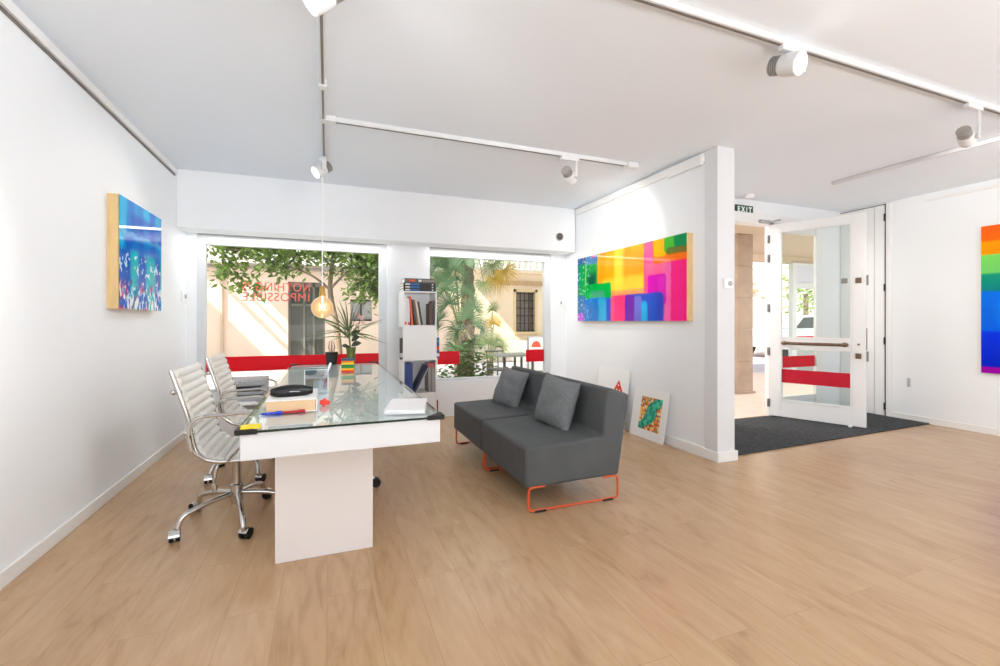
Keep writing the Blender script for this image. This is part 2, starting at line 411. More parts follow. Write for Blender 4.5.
# flush cupboard door in the right wall
d3 = thing('door_3', (XR, 3.76, 0), '', ''); del d3['label']; del d3['category']; d3['kind'] = 'structure'
pn = MB(); pn.box(XR-.018, XR, 3.515, 3.62, .012, 2.66); pn.box(XR-.018, XR, 3.626, 4.02, .012, 2.66)
pn.build('door_panel', M['trim'], d3, bevel=.004)
MB().box(XR-.004, XR+.0, 3.503, 3.513, 0, 2.672).box(XR-.004, XR, 3.494, 4.035, 2.66, 2.672).build('shadow_gap', M['dgrey'], d3)
MB().box(XR-.02, XR, 3.44, 3.494, 0, 2.675).build('jamb', M['trim'], d3, bevel=.003)
for z in (.13, .95, 1.62, 2.5):
    MB().cyl((XR-.022, 3.505, z-.045), (XR-.022, 3.505, z+.045), .012).build('hinge', M['darkhinge'], d3, smooth=True)
# entrance mat
em_ = MB(); q4 = [(PX+.205, 2.955), (XR-.016, 3.06), (XR-.016, YD), (PX+.205, YD)]
em_.add([(x, y, z) for z in (.001, .012) for x, y in q4], [(3,2,1,0),(4,5,6,7),(0,1,5,4),(1,2,6,5),(2,3,7,6),(3,0,4,7)])
tag(em_.build('entrance_mat', M['mat']), 'charcoal carpet mat laid on the floor in front of the open glass door', 'mat')

# small wall fittings
e = thing('exit_sign', (4.75, YD, 2.5), 'small green sign with white letters reading EXIT above the doorway', 'sign')
MB().box(4.605, 4.895, YD-.018, YD, 2.502, 2.612).build('sign_plate', M['green_sign'], e, bevel=.003)
text_mesh('EXIT', .088, 'sign_lettering', M['white'], e, mtx_plane((4.75, YD-.0195, 2.557), (1,0,0), (0,0,1)), width=.23, spacing=1.6, bold=.003)
s = MB().lathe([(.0,0),(.055,0),(.055,-.02),(.04,-.045),(.0,-.05)], (4.66, 3.88, H), 20)
tag(s.build('smoke_detector', M['white'], smooth=True), 'round white smoke detector on the ceiling above the exit sign', 'detector')
t = thing('thermostat', (3.208, 2.882, 1.48), 'white thermostat box with grey dial on the end of the partition wall', 'thermostat')
MB().box(3.15, 3.24, 2.857, 2.882, 1.475, 1.565).build('housing', M['white'], t, bevel=.006)
MB().cyl((3.207, 2.852, 1.52), (3.207, 2.858, 1.52), .022, n=20).build('dial', M['grey'], t, smooth=True)
t = thing('motion_sensor', (2.84, 5.2, 2.3), 'round motion sensor with dark brown eye on the bulkhead over the windows', 'sensor')
MB().lathe([(.05,0),(.05,.015),(.042,.022),(0,.022)], (2.84, 5.2, 2.3), 24, (0,-1,0)).build('housing', M['grey'], t, smooth=True)
MB().lathe([(.046,.0),(.044,.015),(.028,.03),(0,.034)], (2.84, 5.186, 2.306), 24, (0,-1,0)).build('sensor_eye', mat('brown_sensor', (92,80,72), .3, var=.1), t, smooth=True)
t = thing('wall_socket', (XR, 3.26, .42), 'slim grey socket plate low on the right white wall beside the cupboard door', 'socket')
MB().box(XR-.010, XR, 3.25, 3.278, .405, .51).build('socket_plate', M['grey'], t, bevel=.003)
def switch(x, y, z, nx, label):
    t = thing('light_switch', (x, y, z), label, 'switch', 'window wall switches')
    if nx: MB().box(x, x+.02, y-.06, y+.06, z-.055, z+.055).build('switch_plate', M['white'], t, bevel=.006); MB().box(x+.02, x+.03, y-.02, y+.02, z-.02, z+.02).build('rocker', M['grey'], t, bevel=.003)
    else: MB().box(x-.04, x+.04, y-.025, y, z-.055, z+.055).build('switch_plate', M['white'], t, bevel=.006); MB().box(x-.012, x+.012, y-.035, y-.025, z-.03, z+.01).build('rocker', M['grey'], t, bevel=.003)
switch(XL, 5.42, 1.45, True, 'small white switch at the left edge of the lettered window')
switch(3.02, 5.5, 1.46, False, 'small white switch between the palm window and the wide rainbow painting')

# ------------------------------------------------------------------ ceiling tracks and spotlights
def track_thing(name_label, parts):
    pass
def track(p0, p1, label, slot=True):
    (x0, y0), (x1, y1) = p0, p1
    t = thing('lighting_track', ((x0+x1)/2, (y0+y1)/2, H), label, 'track')
    w = .018; dx = abs(x1-x0) > abs(y1-y0)
    a = MB()
    if dx: a.box(x0, x1, y0-w, y0+w, H-.034, H)
    else: a.box(x0-w, x0+w, y0, y1, H-.034, H)
    a.build('track_profile', M['spot'], t, bevel=.002)
    if slot:
        s_ = MB()
        if dx: s_.box(x0+.01, x1-.06, y0-.007, y0+.007, H-.0365, H-.033)
        else: s_.box(x0-.007, x0+.007, y0+.01, y1-.06, H-.0365, H-.033)
        s_.build('contact_slot', M['slot'], t)
    return t
tA = track((-.025, .0), (-.025, 4.45), 'long white ceiling track running over the desk toward the windows')
MB().box(-.05, 0, 2.96, 3.02, H-.045, H).build('joint', M['spot'], tA, bevel=.004)
tB = track((.0, 3.5), (2.66, 3.5), 'white ceiling track running from the desk track across to the partition wall')
MB().box(2.62, 2.74, 3.46, 3.54, H-.05, H).build('feed_box', M['spot'], tB, bevel=.006)
MB().box(-.05, .06, 3.465, 3.535, H-.042, H).build('joint', M['spot'], tB, bevel=.004)
track((.1, 1.67), (6.3, 1.67), 'longest white ceiling track, nearest the viewer, crossing the upper right')
tD = track((5.06, .3), (5.06, 3.2), 'plain white ceiling track farther back, leading toward the cupboard door', slot=False)
MB().box(5.03, 5.036, .3, 3.2, H-.004, H).box(5.084, 5.09, .3, 3.2, H-.004, H).build('edge_line', M['grey'], tD)

def spotlight(x, y, aim, label, drop=.2, r=.068, lit=True, gap=.016, arm_side=1, track_x=True, energy=20, angle=60):
    """track spotlight: adapter, bracket arm, drum head with fins, glowing lens"""
    t = thing('track_spotlight', (x, y, H-.034), label, 'spotlight', 'white track spotlights')
    z = H - .034
    a = MB()
    if track_x: a.box(x-.16, x+.02, y-.016, y+.016, z-.028, z+.004)
    else: a.box(x-.016, x+.016, y-.02, y+.16, z-.028, z+.004)
    a.build('adapter', M['spot'], t, bevel=.004)
    d = Vector(aim).normalized(); side = Vector((d.y, -d.x, 0)).normalized() * arm_side
    c = Vector((x, y, z - drop))                       # end of the arm
    hc = c - side * (r + gap)                         # head centre
    arm = MB(); u = Vector((d.x, d.y, 0)).normalized()
    q = Matrix((side, u, Vector((0,0,1)))).transposed()
    arm.box(x-.006, x+.006, y-.02, y+.02, z-drop-.02, z-.02, rot=q, piv=(x, y, z-drop/2))
    arm.cyl(c - side*.02, c + side*.006, .012)
    arm.build('bracket_arm', M['spot'], t, bevel=.002)
    L0 = .075
    MB().lathe([(r*.80,-L0*.55),(r*.93,-L0*.5),(r,-L0*.3),(r,L0*.75),(r*.9,L0*.8),(r*.88,L0*.72)], hc, 28, d).build('lamp_head', M['spot'], t, smooth=True)
    hs = MB()
    for k in range(5):
        z0 = -L0*.55 - .012*k
        hs.lathe([(r*.55,z0),(r*.86,z0),(r*.86,z0-.006),(r*.55,z0-.006)], hc, 24, d)
    hs.lathe([(r*.6,-L0*.5),(r*.6,-L0*.55-.06)], hc, 20, d)
    hs.build('heat_sink', M['sink'], t, smooth=True)
    MB().lathe([(r*.89,L0*.73),(0,L0*.74)], hc, 28, d).build('lens', M['lens'], t, smooth=True)
    li = bpy.data.lights.new('spot_beam', 'SPOT'); li.energy = energy; li.spot_size = R(angle); li.spot_blend = .6; li.shadow_soft_size = .05; li.color = (1,.96,.9)
    lo = bpy.data.objects.new('spot_beam', li); COL.objects.link(lo); lo.parent = t
    lo.location = (hc + d*(L0*.95)) - t.location
    lo.rotation_euler = d.to_track_quat('-Z', 'Y').to_euler()
    return t
spotlight(2.39, 1.67, (.10, -.9, -.36), 'white spotlight facing the viewer with bright lens, on the nearest track', arm_side=-1, drop=.10, r=.058, gap=.05, energy=10)
spotlight(4.14, 1.67, (1, .25, -.3), 'small white spotlight at the far right seen edge-on, on the nearest track', arm_side=1, r=.045, drop=.19, energy=45, angle=75)
spotlight(2.09, 3.5, (.75, .55, -.38), 'white spotlight showing its grey back, on the track toward the rainbow painting', arm_side=1, r=.052, drop=.15, energy=26, angle=85)
spotlight(-.025, 1.95, (-.75, .0, -.6), 'white spotlight cut by the top edge of the picture above the desk', arm_side=-1, track_x=False, drop=.095, r=.056, energy=30)
spotlight(-.025, 4.27, (-.8, -.35, -.62), 'white spotlight at the end of the desk track near the windows', arm_side=-1, r=.056, track_x=False, drop=.1, energy=11, angle=75)

# pendant bulb
PBX, PBY, PBZ = -.04, 4.42, 1.325
p = thing('pendant_bulb', (PBX, PBY, H), 'large round amber filament bulb hanging on a white cord above the desk', 'lamp')
MB().cyl((PBX, PBY, 1.50), (PBX, PBY, H), .0055, n=8).lathe([(.03,0),(.03,-.02),(0,-.022)], (PBX, PBY, H), 16).build('cord', M['white'], p, smooth=True)
MB().lathe([(.0,.195),(.018,.192),(.024,.18),(.024,.14),(.028,.135),(.028,.105),(.022,.10)], (PBX, PBY, PBZ), 20).build('lamp_holder', mat('brass_holder', (206,160,84), .3, .6, var=.05), p, smooth=True)
gb = bpy.data.materials.new('amber_glass'); gb.use_nodes = True; nt = gb.node_tree
for n_ in list(nt.nodes): nt.nodes.remove(n_)
o_ = nt.nodes.new('ShaderNodeOutputMaterial'); mx = nt.nodes.new('ShaderNodeMixShader'); mx2 = nt.nodes.new('ShaderNodeMixShader')
tr = nt.nodes.new('ShaderNodeBsdfTransparent'); tr.inputs[0].default_value = lin4((255,226,186)); em = nt.nodes.new('ShaderNodeEmission'); em.inputs[0].default_value = lin4((255,206,150)); em.inputs[1].default_value = 1.0
gl = nt.nodes.new('ShaderNodeBsdfGlossy'); gl.inputs['Roughness'].default_value = .03; fz = nt.nodes.new('ShaderNodeFresnel')
mx.inputs[0].default_value = .62
nt.links.new(tr.outputs[0], mx.inputs[1]); nt.links.new(em.outputs[0], mx.inputs[2]); nt.links.new(fz.outputs[0], mx2.inputs[0]); nt.links.new(mx.outputs[0], mx2.inputs[1]); nt.links.new(gl.outputs[0], mx2.inputs[2]); nt.links.new(mx2.outputs[0], o_.inputs[0])
rb = .098
MB().lathe([(0,-rb)] + [(rb*math.cos(R(a)), rb*math.sin(R(a))) for a in range(-80, 71, 10)] + [(.026,.102),(.024,.115)], (PBX, PBY, PBZ), 32).build('glass_globe', gb, p, smooth=True)
fl = MB(); pts = [(PBX + .03*math.cos(i*1.25), PBY + .03*math.sin(i*1.25), PBZ + .03*(1 if i % 2 else -1)) for i in range(16)]
fl.tube(pts, .0028, 6); fl.cyl((PBX, PBY, PBZ), (PBX, PBY, PBZ+.1), .006)
fl.build('filament', mat('glowing_filament', (255,230,190), .5, emit=(255,225,170), estr=9), p)

# ------------------------------------------------------------------ painted panels (colour per vertex on a fine grid)
def sm(a, b, x):
    t = max(0., min(1., (x-a)/(b-a))); return t*t*(3-2*t)
def paint_grid(nx, ny, o, ux, uy, fn, sat=1.12):
    """grid facing ux x uy; fn(s,t) with s left-right, t top-bottom -> srgb"""
    o, ux, uy = Vector(o), Vector(ux), Vector(uy); vs = []; cs = []
    for j in range(ny+1):
        for i in range(nx+1):
            s_, t_ = i/nx, j/ny
            c_ = fn(s_, t_); g_ = sum(c_)/3; c_ = [max(0, min(255, g_ + (v-g_)*sat)) for v in c_]
            vs.append(o + ux*s_ + uy*t_); cs.append(lin(c_))
    fs = [(j*(nx+1)+i, (j+1)*(nx+1)+i, (j+1)*(nx+1)+i+1, j*(nx+1)+i+1) for j in range(ny) for i in range(nx)]
    return vs, fs, cs
def paint_obj(name, nx, ny, o, ux, uy, fn, material, parent):
    vs, fs, cs = paint_grid(nx, ny, o, ux, uy, fn)
    mb = MB(); mb.add(vs, fs); ob = mb.build(name, material, parent)
    ca = ob.data.color_attributes.new('paint', 'FLOAT_COLOR', 'POINT')
    ca.data.foreach_set('color', [x for c in cs for x in (*c, 1.0)])
    return ob
def mixc(a, b, k): return tuple(a[i]*(1-k) + b[i]*k for i in range(3))
def nz(x, y, s=0.0): return noise.noise(Vector((x, y, s)))
def block(s_, t_, s0, s1, t0, t1, soft=.012, rad=.05, w=2.35, wob=.012):
    """soft rounded block mask (aspect w)"""
    x = s_*w + wob*nz(s_*9, t_*9, s0*7); y = t_ + wob*nz(s_*9, t_*9, t1*5+3)
    cx, cy = (s0+s1)*w/2, (t0+t1)/2; hx, hy = (s1-s0)*w/2 - rad, (t1-t0)/2 - rad
    dx, dy = max(abs(x-cx)-hx, 0), max(abs(y-cy)-hy, 0)
    d = math.hypot(dx, dy) - rad
    return 1 - sm(-soft, soft, d)
CB = [  # s0,s1,t0,t1,colour,opacity,soft
 (-.1,1.1,-.1,1.1,(250,150,60),1,.01),
 (-.1,.10,-.1,.45,(16,84,150),1,.03),(-.1,.12,.10,.70,(20,120,150),.8,.06),(.02,.24,.10,.62,(14,160,76),.9,.04),(.10,.245,-.1,.13,(60,130,190),.95,.015),(.17,.215,-.1,.045,(226,90,150),.9,.02),
 (.13,.22,.28,.50,(10,70,70),.75,.06),(.095,.112,.05,.62,(170,230,150),.55,.012),
 (.245,.70,-.1,.64,(252,164,52),1,.012),(.245,.46,-.1,.40,(254,176,34),.9,.02),(.27,.33,-.05,.40,(250,150,20),.5,.03),
 (.42,.52,-.1,.66,(255,222,90),.75,.04),(.50,.69,.05,.62,(253,150,52),.55,.05),(.30,.70,.395,.60,(255,226,84),.65,.05),(.36,.70,.58,.66,(255,150,120),.7,.03),
 (.10,.386,.44,.70,(0,172,74),.95,.012),(.16,.32,.55,.70,(96,156,140),.75,.02),
 (-.1,.10,.60,1.1,(30,110,190),.85,.05),(.09,.386,.655,1.1,(20,118,206),.95,.012),(.25,.34,.66,1.1,(70,184,216),.75,.04),(.34,.386,.66,1.1,(70,80,190),.7,.02),(-.1,.082,.87,1.1,(190,92,214),.95,.012),
 (.386,.70,.645,1.1,(255,66,128),1,.012),(.386,.42,.64,1.0,(255,110,150),.6,.03),
 (.69,1.1,.08,1.1,(255,92,150),1,.014),(.69,.775,-.1,.64,(252,96,146),.9,.015),(.83,.90,.25,1.1,(246,112,184),.75,.03),(.895,1.1,.25,1.1,(255,34,136),.95,.015),(.70,.86,.26,.42,(255,120,160),.7,.05),
 (.72,.86,.425,.80,(206,22,186),.85,.012),(.80,.85,.43,.80,(240,60,200),.4,.02),
 (.525,.84,.645,1.1,(34,82,196),.95,.012),(.525,.61,.655,1.1,(112,46,158),.95,.015),(.605,.675,.67,1.1,(128,122,204),.8,.02),(.668,.718,.74,1.1,(30,188,232),.9,.02),(.74,.81,.70,1.1,(20,90,200),.5,.04),(.79,.845,.66,1.1,(60,60,180),.5,.03),
 (.765,1.1,-.1,.295,(255,118,22),1,.014),(.77,.862,-.1,.215,(255,190,16),.9,.02),(.848,.93,-.1,.19,(70,184,62),.95,.012),(.915,1.1,-.1,.14,(0,138,80),1,.008),(.86,1.1,.13,.215,(96,106,44),.85,.012),
]
def center_paint(s_, t_):
    c = (250,150,60)
    for s0, s1, t0, t1, col, op, so in CB:
        k = block(s_, t_, s0, s1, t0, t1, so) * op
        if k > 0:
            edge = 1 + .05*nz(s_*14, t_*5, s0*9)
            c = mixc(c, tuple(min(255, v*edge) for v in col), k)
    if s_ < .25:                                        # pale specks, thinning away from the left end
        k = sm(.22, .5, nz(s_*60 + t_*8, t_*22, 4.) + .6*nz(s_*110, t_*46, 8.)) * sm(.24, .10, s_) * .6
        c = mixc(c, (226,240,246), k)
    v = .06*nz(s_*5, t_*4, 2.); return tuple(min(255, max(0, x*(1+v))) for x in c)
M['resin'] = attr_mat('glossy_resin_paint', .06, 0, .18)
def painting(label, wx, sgn, y0, y1, z0, z1, d, fn, nx, ny):
    """canvas on a wall at x=wx, face looking sgn*x"""
    t = thing('painting', (wx, (y0+y1)/2, z0), label, 'painting')
    xf = wx + sgn*d
    MB().box(min(wx, xf - sgn*.004), max(wx, xf - sgn*.004), y0, y1, z0, z1).build('stretcher_frame', M['wood'], t, bevel=.002)
    if sgn > 0: paint_obj('painted_face', nx, ny, (xf, y0, z1), (0, y1-y0, 0), (0, 0, z0-z1), fn, M['resin'], t)
    else: paint_obj('painted_face', nx, ny, (xf, y1, z1), (0, y0-y1, 0), (0, 0, z0-z1), fn, M['resin'], t)
    return t
painting('wide rainbow abstract painting with orange, pink and blue blocks on the partition wall', PX, -1, 3.165, 5.05, 1.2, 2.0, .072, center_paint, 300, 130)
def blue_paint(s_, t_):
    x = s_ + .02*nz(s_*4, t_*8, 1.)
    c = mixc((16,120,206), (24,178,226), sm(.3, .7, .5 + .8*nz(x*6, t_*.7, 3.)))
    c = mixc(c, (40,66,176), .75*block(s_, t_, .25, 1.1, .12, .30, .06, .02, 1))
    c = mixc(c, (150,186,226), .7*block(s_, t_, .0, 1.1, .285, .335, .018, .01, 1, .03))
    c = mixc(c, (14,80,184), .8*block(s_, t_, .1, .95, .35, .46, .05, .02, 1))
    if t_ > .42:
        k = sm(.42, .5, t_)
        d = mixc((8,92,186), (10,176,192), sm(.35, .65, .45 + .45*(s_-.4) + .8*nz(x*5, t_*1.2, 9.)))
        c = mixc(c, d, k)
        wv = nz(x*19, t_*13, 5.) + .7*nz(x*45, t_*34, 6.) + .15*math.sin(t_*24)
        c = mixc(c, (224,244,248), .9*sm(.30, .5, wv) * k)  # white flecks put the reflected outdoors into the paint colour
    if t_ > .70:
        k = sm(.70, .82, t_)
        pk = sm(.05, .4, nz(x*6, t_*7, 12.) + .35 - s_*.7)
        c = mixc(c, (196,40,110), pk*k*.85)
        c = mixc(c, (236,240,244), k*sm(.12, .45, nz(x*24, t_*9, 15.) + .5*nz(x*50, t_*22, 16.) + .30*(t_-.72)*3))  # pale streaks, more of the window reflection painted in
        c = mixc(c, (20,120,170), k*.8*sm(.25, .5, nz(x*17, t_*9, 19.)))
    return c
painting('square blue and turquoise abstract painting with pine sides on the left wall', XL, 1, 3.73, 4.55, 1.283, 2.055, .068, blue_paint, 200, 200)
BANDS = [(0,(255,104,34)),(.10,(255,112,26)),(.11,(255,156,0)),(.19,(255,150,0)),(.20,(128,214,104)),(.32,(120,206,110)),(.33,(22,150,120)),(.44,(16,128,128)),(.45,(0,112,222)),(.71,(0,96,214)),(.72,(10,54,214)),(.95,(6,36,190)),(.96,(164,0,166)),(1,(150,0,160))]
def band_paint(s_, t_):
    t2 = t_ + .004*nz(s_*6, t_*6, 1.)
    for (a, ca), (b_, cb) in zip(BANDS, BANDS[1:]):
        if t2 <= b_ or b_ == 1:
            c = mixc(ca, cb, max(0, min(1, (t2-a)/(b_-a)))); break
    c = mixc(c, (30,150,240), .45*block(s_, t_, .08, .4, .50, .68, .04, .05, .9))
    c = mixc(c, (255,210,60), .45*block(s_, t_, .3, .8, .02, .18, .05, .04, .9))
    return tuple(min(255, x*(1+.06*nz(s_*4, t_*5, 7.))) for x in c)
painting('tall painting in horizontal rainbow bands, cut by the right edge of the picture', XR, -1, 1.05, 2.61, .65, 2.205, .04, band_paint, 90, 110)

# leaning boards on the partition
def board(label, y0, y1, xb, zt, thick=.006, sk=0):
    """white board, foot at x=xb, top touching the wall"""
    xt = PX - .012
    t = thing('art_print', (xb, (y0+y1)/2, 0), label, 'print', 'prints leaning on the partition')
    mb = MB(); n = Vector((-(zt), 0, (xt-xb))).normalized(); n = Vector((-zt, 0, xt-xb)).normalized()
    P = [Vector((xb, y1, .001)), Vector((xb, y0, .001)), Vector((xt, y0-sk, zt)), Vector((xt, y1-sk, zt))]
    Q = [q - n*thick for q in P]
    mb.add(P + Q, [(0,1,2,3),(7,6,5,4),(0,4,5,1),(1,5,6,2),(2,6,7,3),(3,7,4,0)])
    mb.build('board', M['paper'], t)
    def at(s_, t_):   # s left-right (far to near), t top-bottom
        return Vector((xt + (xb-xt)*t_, y1 + (y0-y1)*s_ - sk*(1-t_), zt*(1-t_))) + n*.002
    return t, at
tb, at = board('white print of a teal river between golden shapes leaning on the partition', 3.47, 3.985, 3.025, .50, sk=.035)
def river(s_, t_):
    d = (s_ - .5) + (t_ - .5)*.95 + .12*math.sin(t_*7) + .09*nz(s_*6, t_*6, 2.)
    k = 1 - sm(.22, .26, abs(d))
    v = noise.cell(Vector((s_*15 + 3, t_*15, 1.))); w_ = noise.cell(Vector((s_*15 + 9, t_*15 + 40, 3.)))
    pal = [(236,140,50),(240,190,90),(208,96,40),(250,226,170),(120,84,60),(226,160,40),(96,140,120)]
    m = pal[int(abs(v)*6.99) % 7]
    m = mixc(m, (250,236,200), .3*abs(w_))
    r_ = mixc((20,150,126), (84,200,170), sm(-.3, .4, nz(s_*7, t_*7, 5.)))
    r_ = mixc(r_, (24,60,60), sm(.35, .45, nz(s_*12, t_*12, 8.)))
    return mixc(m, mixc(r_, (10,50,50), sm(.19, .235, abs(d))*.8), k)
a0, a1, a2 = at(.24, .16), at(.84, .16), at(.24, .82)
paint_obj('printed_picture', 80, 80, a0, a1-a0, a2-a0, river, attr_mat('printed_ink', .6), tb)
tb2, at2 = board('white print with a red dotted lantern shape leaning partly hidden behind the sofa', 4.05, 4.64, 3.0, .655)
kite = MB()
def kp(s_, t_): return at2(.48 + s_*.45, .18 + t_*.45)
kite.add([kp(.5,0), kp(.82,.42), kp(.68,.78), kp(.32,.78), kp(.18,.42)], [(0,4,3,2,1)])
kite.build('printed_shape', mat('red_ink', (222,70,50), .6, var=.1, vscale=30), tb2)
for s_, t_ in ((.5,.2),(.4,.38),(.6,.4),(.5,.55),(.36,.62),(.64,.64)):
    c = kp(s_, t_); nrm = Vector((-1,0,.1)).normalized()
    MB().cyl(c, c + nrm*.0015, .010, n=10).build('printed_dot', M['paper'], tb2)

# ------------------------------------------------------------------ desk
dk = thing('desk', (.08, 3.6, 0), 'long white conference desk with glass top reflecting the window', 'desk')
MB().box(-.335, .505, 2.10, 5.11, .622, .738).build('tabletop', mat('tabletop_laminate', (226,228,231), .3, var=.008, vscale=2), dk, bevel=.004)
gt = MB(); gt.box(-.35, .52, 2.085, 5.125, .738, .748)
gt.m = [0, 0, 1, 1, 1, 1]
gto = gt.build('glass_top', [M['deskglass'], M['glassedge']], dk)
for sx, x in ((1, -.352), (-1, .522)):
    for sy, y in ((1, 2.082), (-1, 5.128)):
        c = MB()
        c.add([(x, y, .733), (x + sx*.085, y, .733), (x, y + sy*.085, .733), (x, y, .754), (x + sx*.085, y, .754), (x, y + sy*.085, .754)],
              [(0,2,1),(3,4,5),(0,1,4,3),(1,2,5,4),(2,0,3,5)])
        c.build('corner_guard', M['rubber'], gto, bevel=.002)
for y0, y1 in ((2.46, 2.82), (4.35, 4.71)):
    MB().box(-.24, .227, y0, y1, 0, .622).build('leg', mat('leg_laminate', (234,230,228), .35, var=.008, vscale=2), dk, bevel=.003)

# things on the desk
Z = .748
n = MB().box(-.335, -.262, 2.10, 2.165, Z+.006, Z+.012, rot=Matrix.Rotation(.1, 3, 'Z'))
tag(n.build('sticky_note', mat('yellow_note', (250,226,40), .7, var=.02)), 'yellow sticky notes on the near left corner of the glass desk', 'note')
bk = thing('thick_book', (-.165, 2.63, Z), 'thick book with tan page edges lying on the glass desk', 'book')
MB().box(-.275, -.055, 2.44, 2.80, Z+.004, Z+.058).build('pages', mat('tan_pages', (222,188,146), .8, var=.08, vscale=60, stretch=(1,1,30)), bk)
MB().box(-.28, -.048, 2.436, 2.805, Z, Z+.004).box(-.28, -.048, 2.436, 2.805, Z+.058, Z+.062).box(-.052, -.047, 2.436, 2.805, Z, Z+.062).build('cover', M['paper'], bk, bevel=.001)
cs = thing('glasses_case', (-.17, 2.60, Z+.062), 'black hard glasses case lying on top of the thick tan book', 'case')
c = MB(); prof = []
for i in range(13):
    a = i/12; prof.append((max(.004, .036*math.sin(math.pi*(.1+.8*a))**.6), (a-.5)*.2))
c.lathe(prof, (-.17, 2.56, Z+.062+.026), 20, (1, .12, 0)); c.v = [(x, y, Z+.062+.026 + (z-(Z+.062+.026))*.95) for x, y, z in c.v]
c.build('shell', M['black'], cs, smooth=True)
MB().box(-.20, -.13, 2.5235, 2.5245, Z+.088, Z+.092).build('lettering', M['grey'], cs)
def pen(x, y, ang, L, col, cap, label):
    t = thing('pen', (x, y, Z), label, 'pen', 'pens on the desk'); d = Vector((math.cos(ang), math.sin(ang), 0)); p0 = Vector((x, y, Z+.006))
    MB().cyl(p0 - d*L/2, p0 + d*L*.15, .0058).cyl(p0 - d*L/2, p0 - d*(L/2+.012), .005, .001).build('barrel', col, t, smooth=True)
    MB().cyl(p0 + d*L*.15, p0 + d*L/2, .007).box(p0.x+L*.2, p0.x+L*.45, p0.y-.001, p0.y+.001, Z+.012, Z+.015).build('cap', cap, t, smooth=True)
blue = mat('blue_plastic', (24,60,200), .3, var=.03); redp = mat('red_plastic', (176,20,30), .3, var=.03)
pen(-.245, 2.415, .10, .085, blue, blue, 'blue pen lying in front of the thick book')
pen(-.15, 2.422, .06, .10, redp, redp, 'dark red pen lying in front of the thick book, right of the blue pen')
ob = MB(); ob.box(-.028, .0, 2.56, 2.60, Z, Z+.035, rot=Matrix.Rotation(.7, 3, 'Y')); ob.cyl((-.035, 2.57, Z+.02), (.012, 2.58, Z+.012), .012)
tag(ob.build('clip', mat('orange_red_plastic', (236,60,36), .4, var=.03), bevel=.003), 'small orange red clip on the desk right of the thick book', 'clip')
ps = thing('paper_stack', (.385, 2.33, Z), 'stack of white sheets on the near right corner of the glass desk', 'paper')
for k in range(4):
    MB().box(.295, .485, 2.19, 2.52, Z+.0005+k*.005, Z+.0048+k*.005, rot=Matrix.Rotation(-.22 + random.uniform(-.05,.05), 3, 'Z')).build('sheets', M['paper'], ps)
# clear holder with pens
hx, hy = -.062, 3.12
h = thing('pen_holder', (hx, hy, Z), 'clear acrylic holder standing in the middle of the desk', 'holder')
q = MB()
for a, b_, c_, d_ in ((hx-.07, hx+.07, hy-.07, hy-.065), (hx-.07, hx+.07, hy+.065, hy+.07), (hx-.07, hx-.065, hy-.07, hy+.07), (hx+.065, hx+.07, hy-.07, hy+.07)):
    q.box(a, b_, c_, d_, Z, Z+.145)
q.box(hx-.07, hx+.07, hy-.07, hy+.07, Z, Z+.012)
q.build('holder_walls', M['clear'], h)
ed = MB()
for sx in (-1, 1):
    for sy in (-1, 1): ed.box(hx+sx*.068-.0025, hx+sx*.068+.0025, hy+sy*.068-.0025, hy+sy*.068+.0025, Z, Z+.146)
    ed.box(hx-.07, hx+.07, hy+sx*.068-.002, hy+sx*.068+.002, Z+.142, Z+.147); ed.box(hx+sx*.068-.002, hx+sx*.068+.002, hy-.07, hy+.07, Z+.142, Z+.147)
    ed.box(hx-.07, hx+.07, hy+sx*.068-.002, hy+sx*.068+.002, Z, Z+.012)
ed.build('polished_edges', mat('polished_acrylic_edge', (226,232,234), .15, var=.03), h)
w = MB()
for dx, tilt, r in ((.025, .36, .0075),):
    w.cyl((hx+dx, hy, Z+.02), (hx+dx+.17*math.sin(tilt), hy+.01, Z+.02+.17*math.cos(tilt)), r)
tag(w.build('marker', M['white'], smooth=True), 'white marker leaning in the clear holder', 'marker')
tag(MB().box(hx-.02, hx+.03, hy-.03, hy-.005, Z+.013, Z+.07).build('eraser', M['paper'], bevel=.003), 'white block standing inside the clear holder', 'eraser')
# stack of coloured pads
cp = thing('pad_stack', (.172, 4.24, Z), 'cube of coloured note pads in red, yellow and green on the desk', 'note pad')
for k, col in enumerate([(232,70,40),(250,190,30),(60,150,60),(40,130,70),(250,200,40),(236,130,40),(60,80,110)]):
    MB().box(.12, .224, 4.19, 4.29, Z+k*.0165, Z+k*.0165+.0163, rot=Matrix.Rotation(random.uniform(-.02,.02), 3, 'Z')).build('pad', mat('pad_%d' % k, col, .7, var=.04), cp)
# pots at the far end
bp_ = thing('potted_orchid', (.045, 4.98, Z), 'small black square pot with bare stems at the window end of the desk', 'plant')
pm = MB(); pm.lathe([(.05,0),(.064,.13),(.058,.13),(.05,.02),(0,.02)], (.045, 4.98, Z), 4); pm.build('pot', mat('black_pot', (34,32,34), .5, var=.08), bp_, bevel=.004)
st = MB(); st.lathe([(.05,.115),(0,.12)], (.045, 4.98, Z), 12)
st.build('soil', mat('bark_soil', (96,74,58), .9, var=.3, vscale=60), bp_)
sb = MB()
for k in range(4):
    a = k*1.6; sb.tube([(.045+.01*math.cos(a), 4.98+.01*math.sin(a), Z+.11), (.045+.03*math.cos(a), 4.98+.03*math.sin(a), Z+.18), (.045+.02*math.cos(a), 4.98+.03*math.sin(a), Z+.24)], [.006,.008,.004], 6)
sb.build('stems', mat('pinkish_stem', (190,150,130), .7, var=.1), bp_)
vs_ = thing('vase_plant', (.235, 4.96, Z), 'spiky long leaved plant in a green glass vase at the window end of the desk', 'plant')
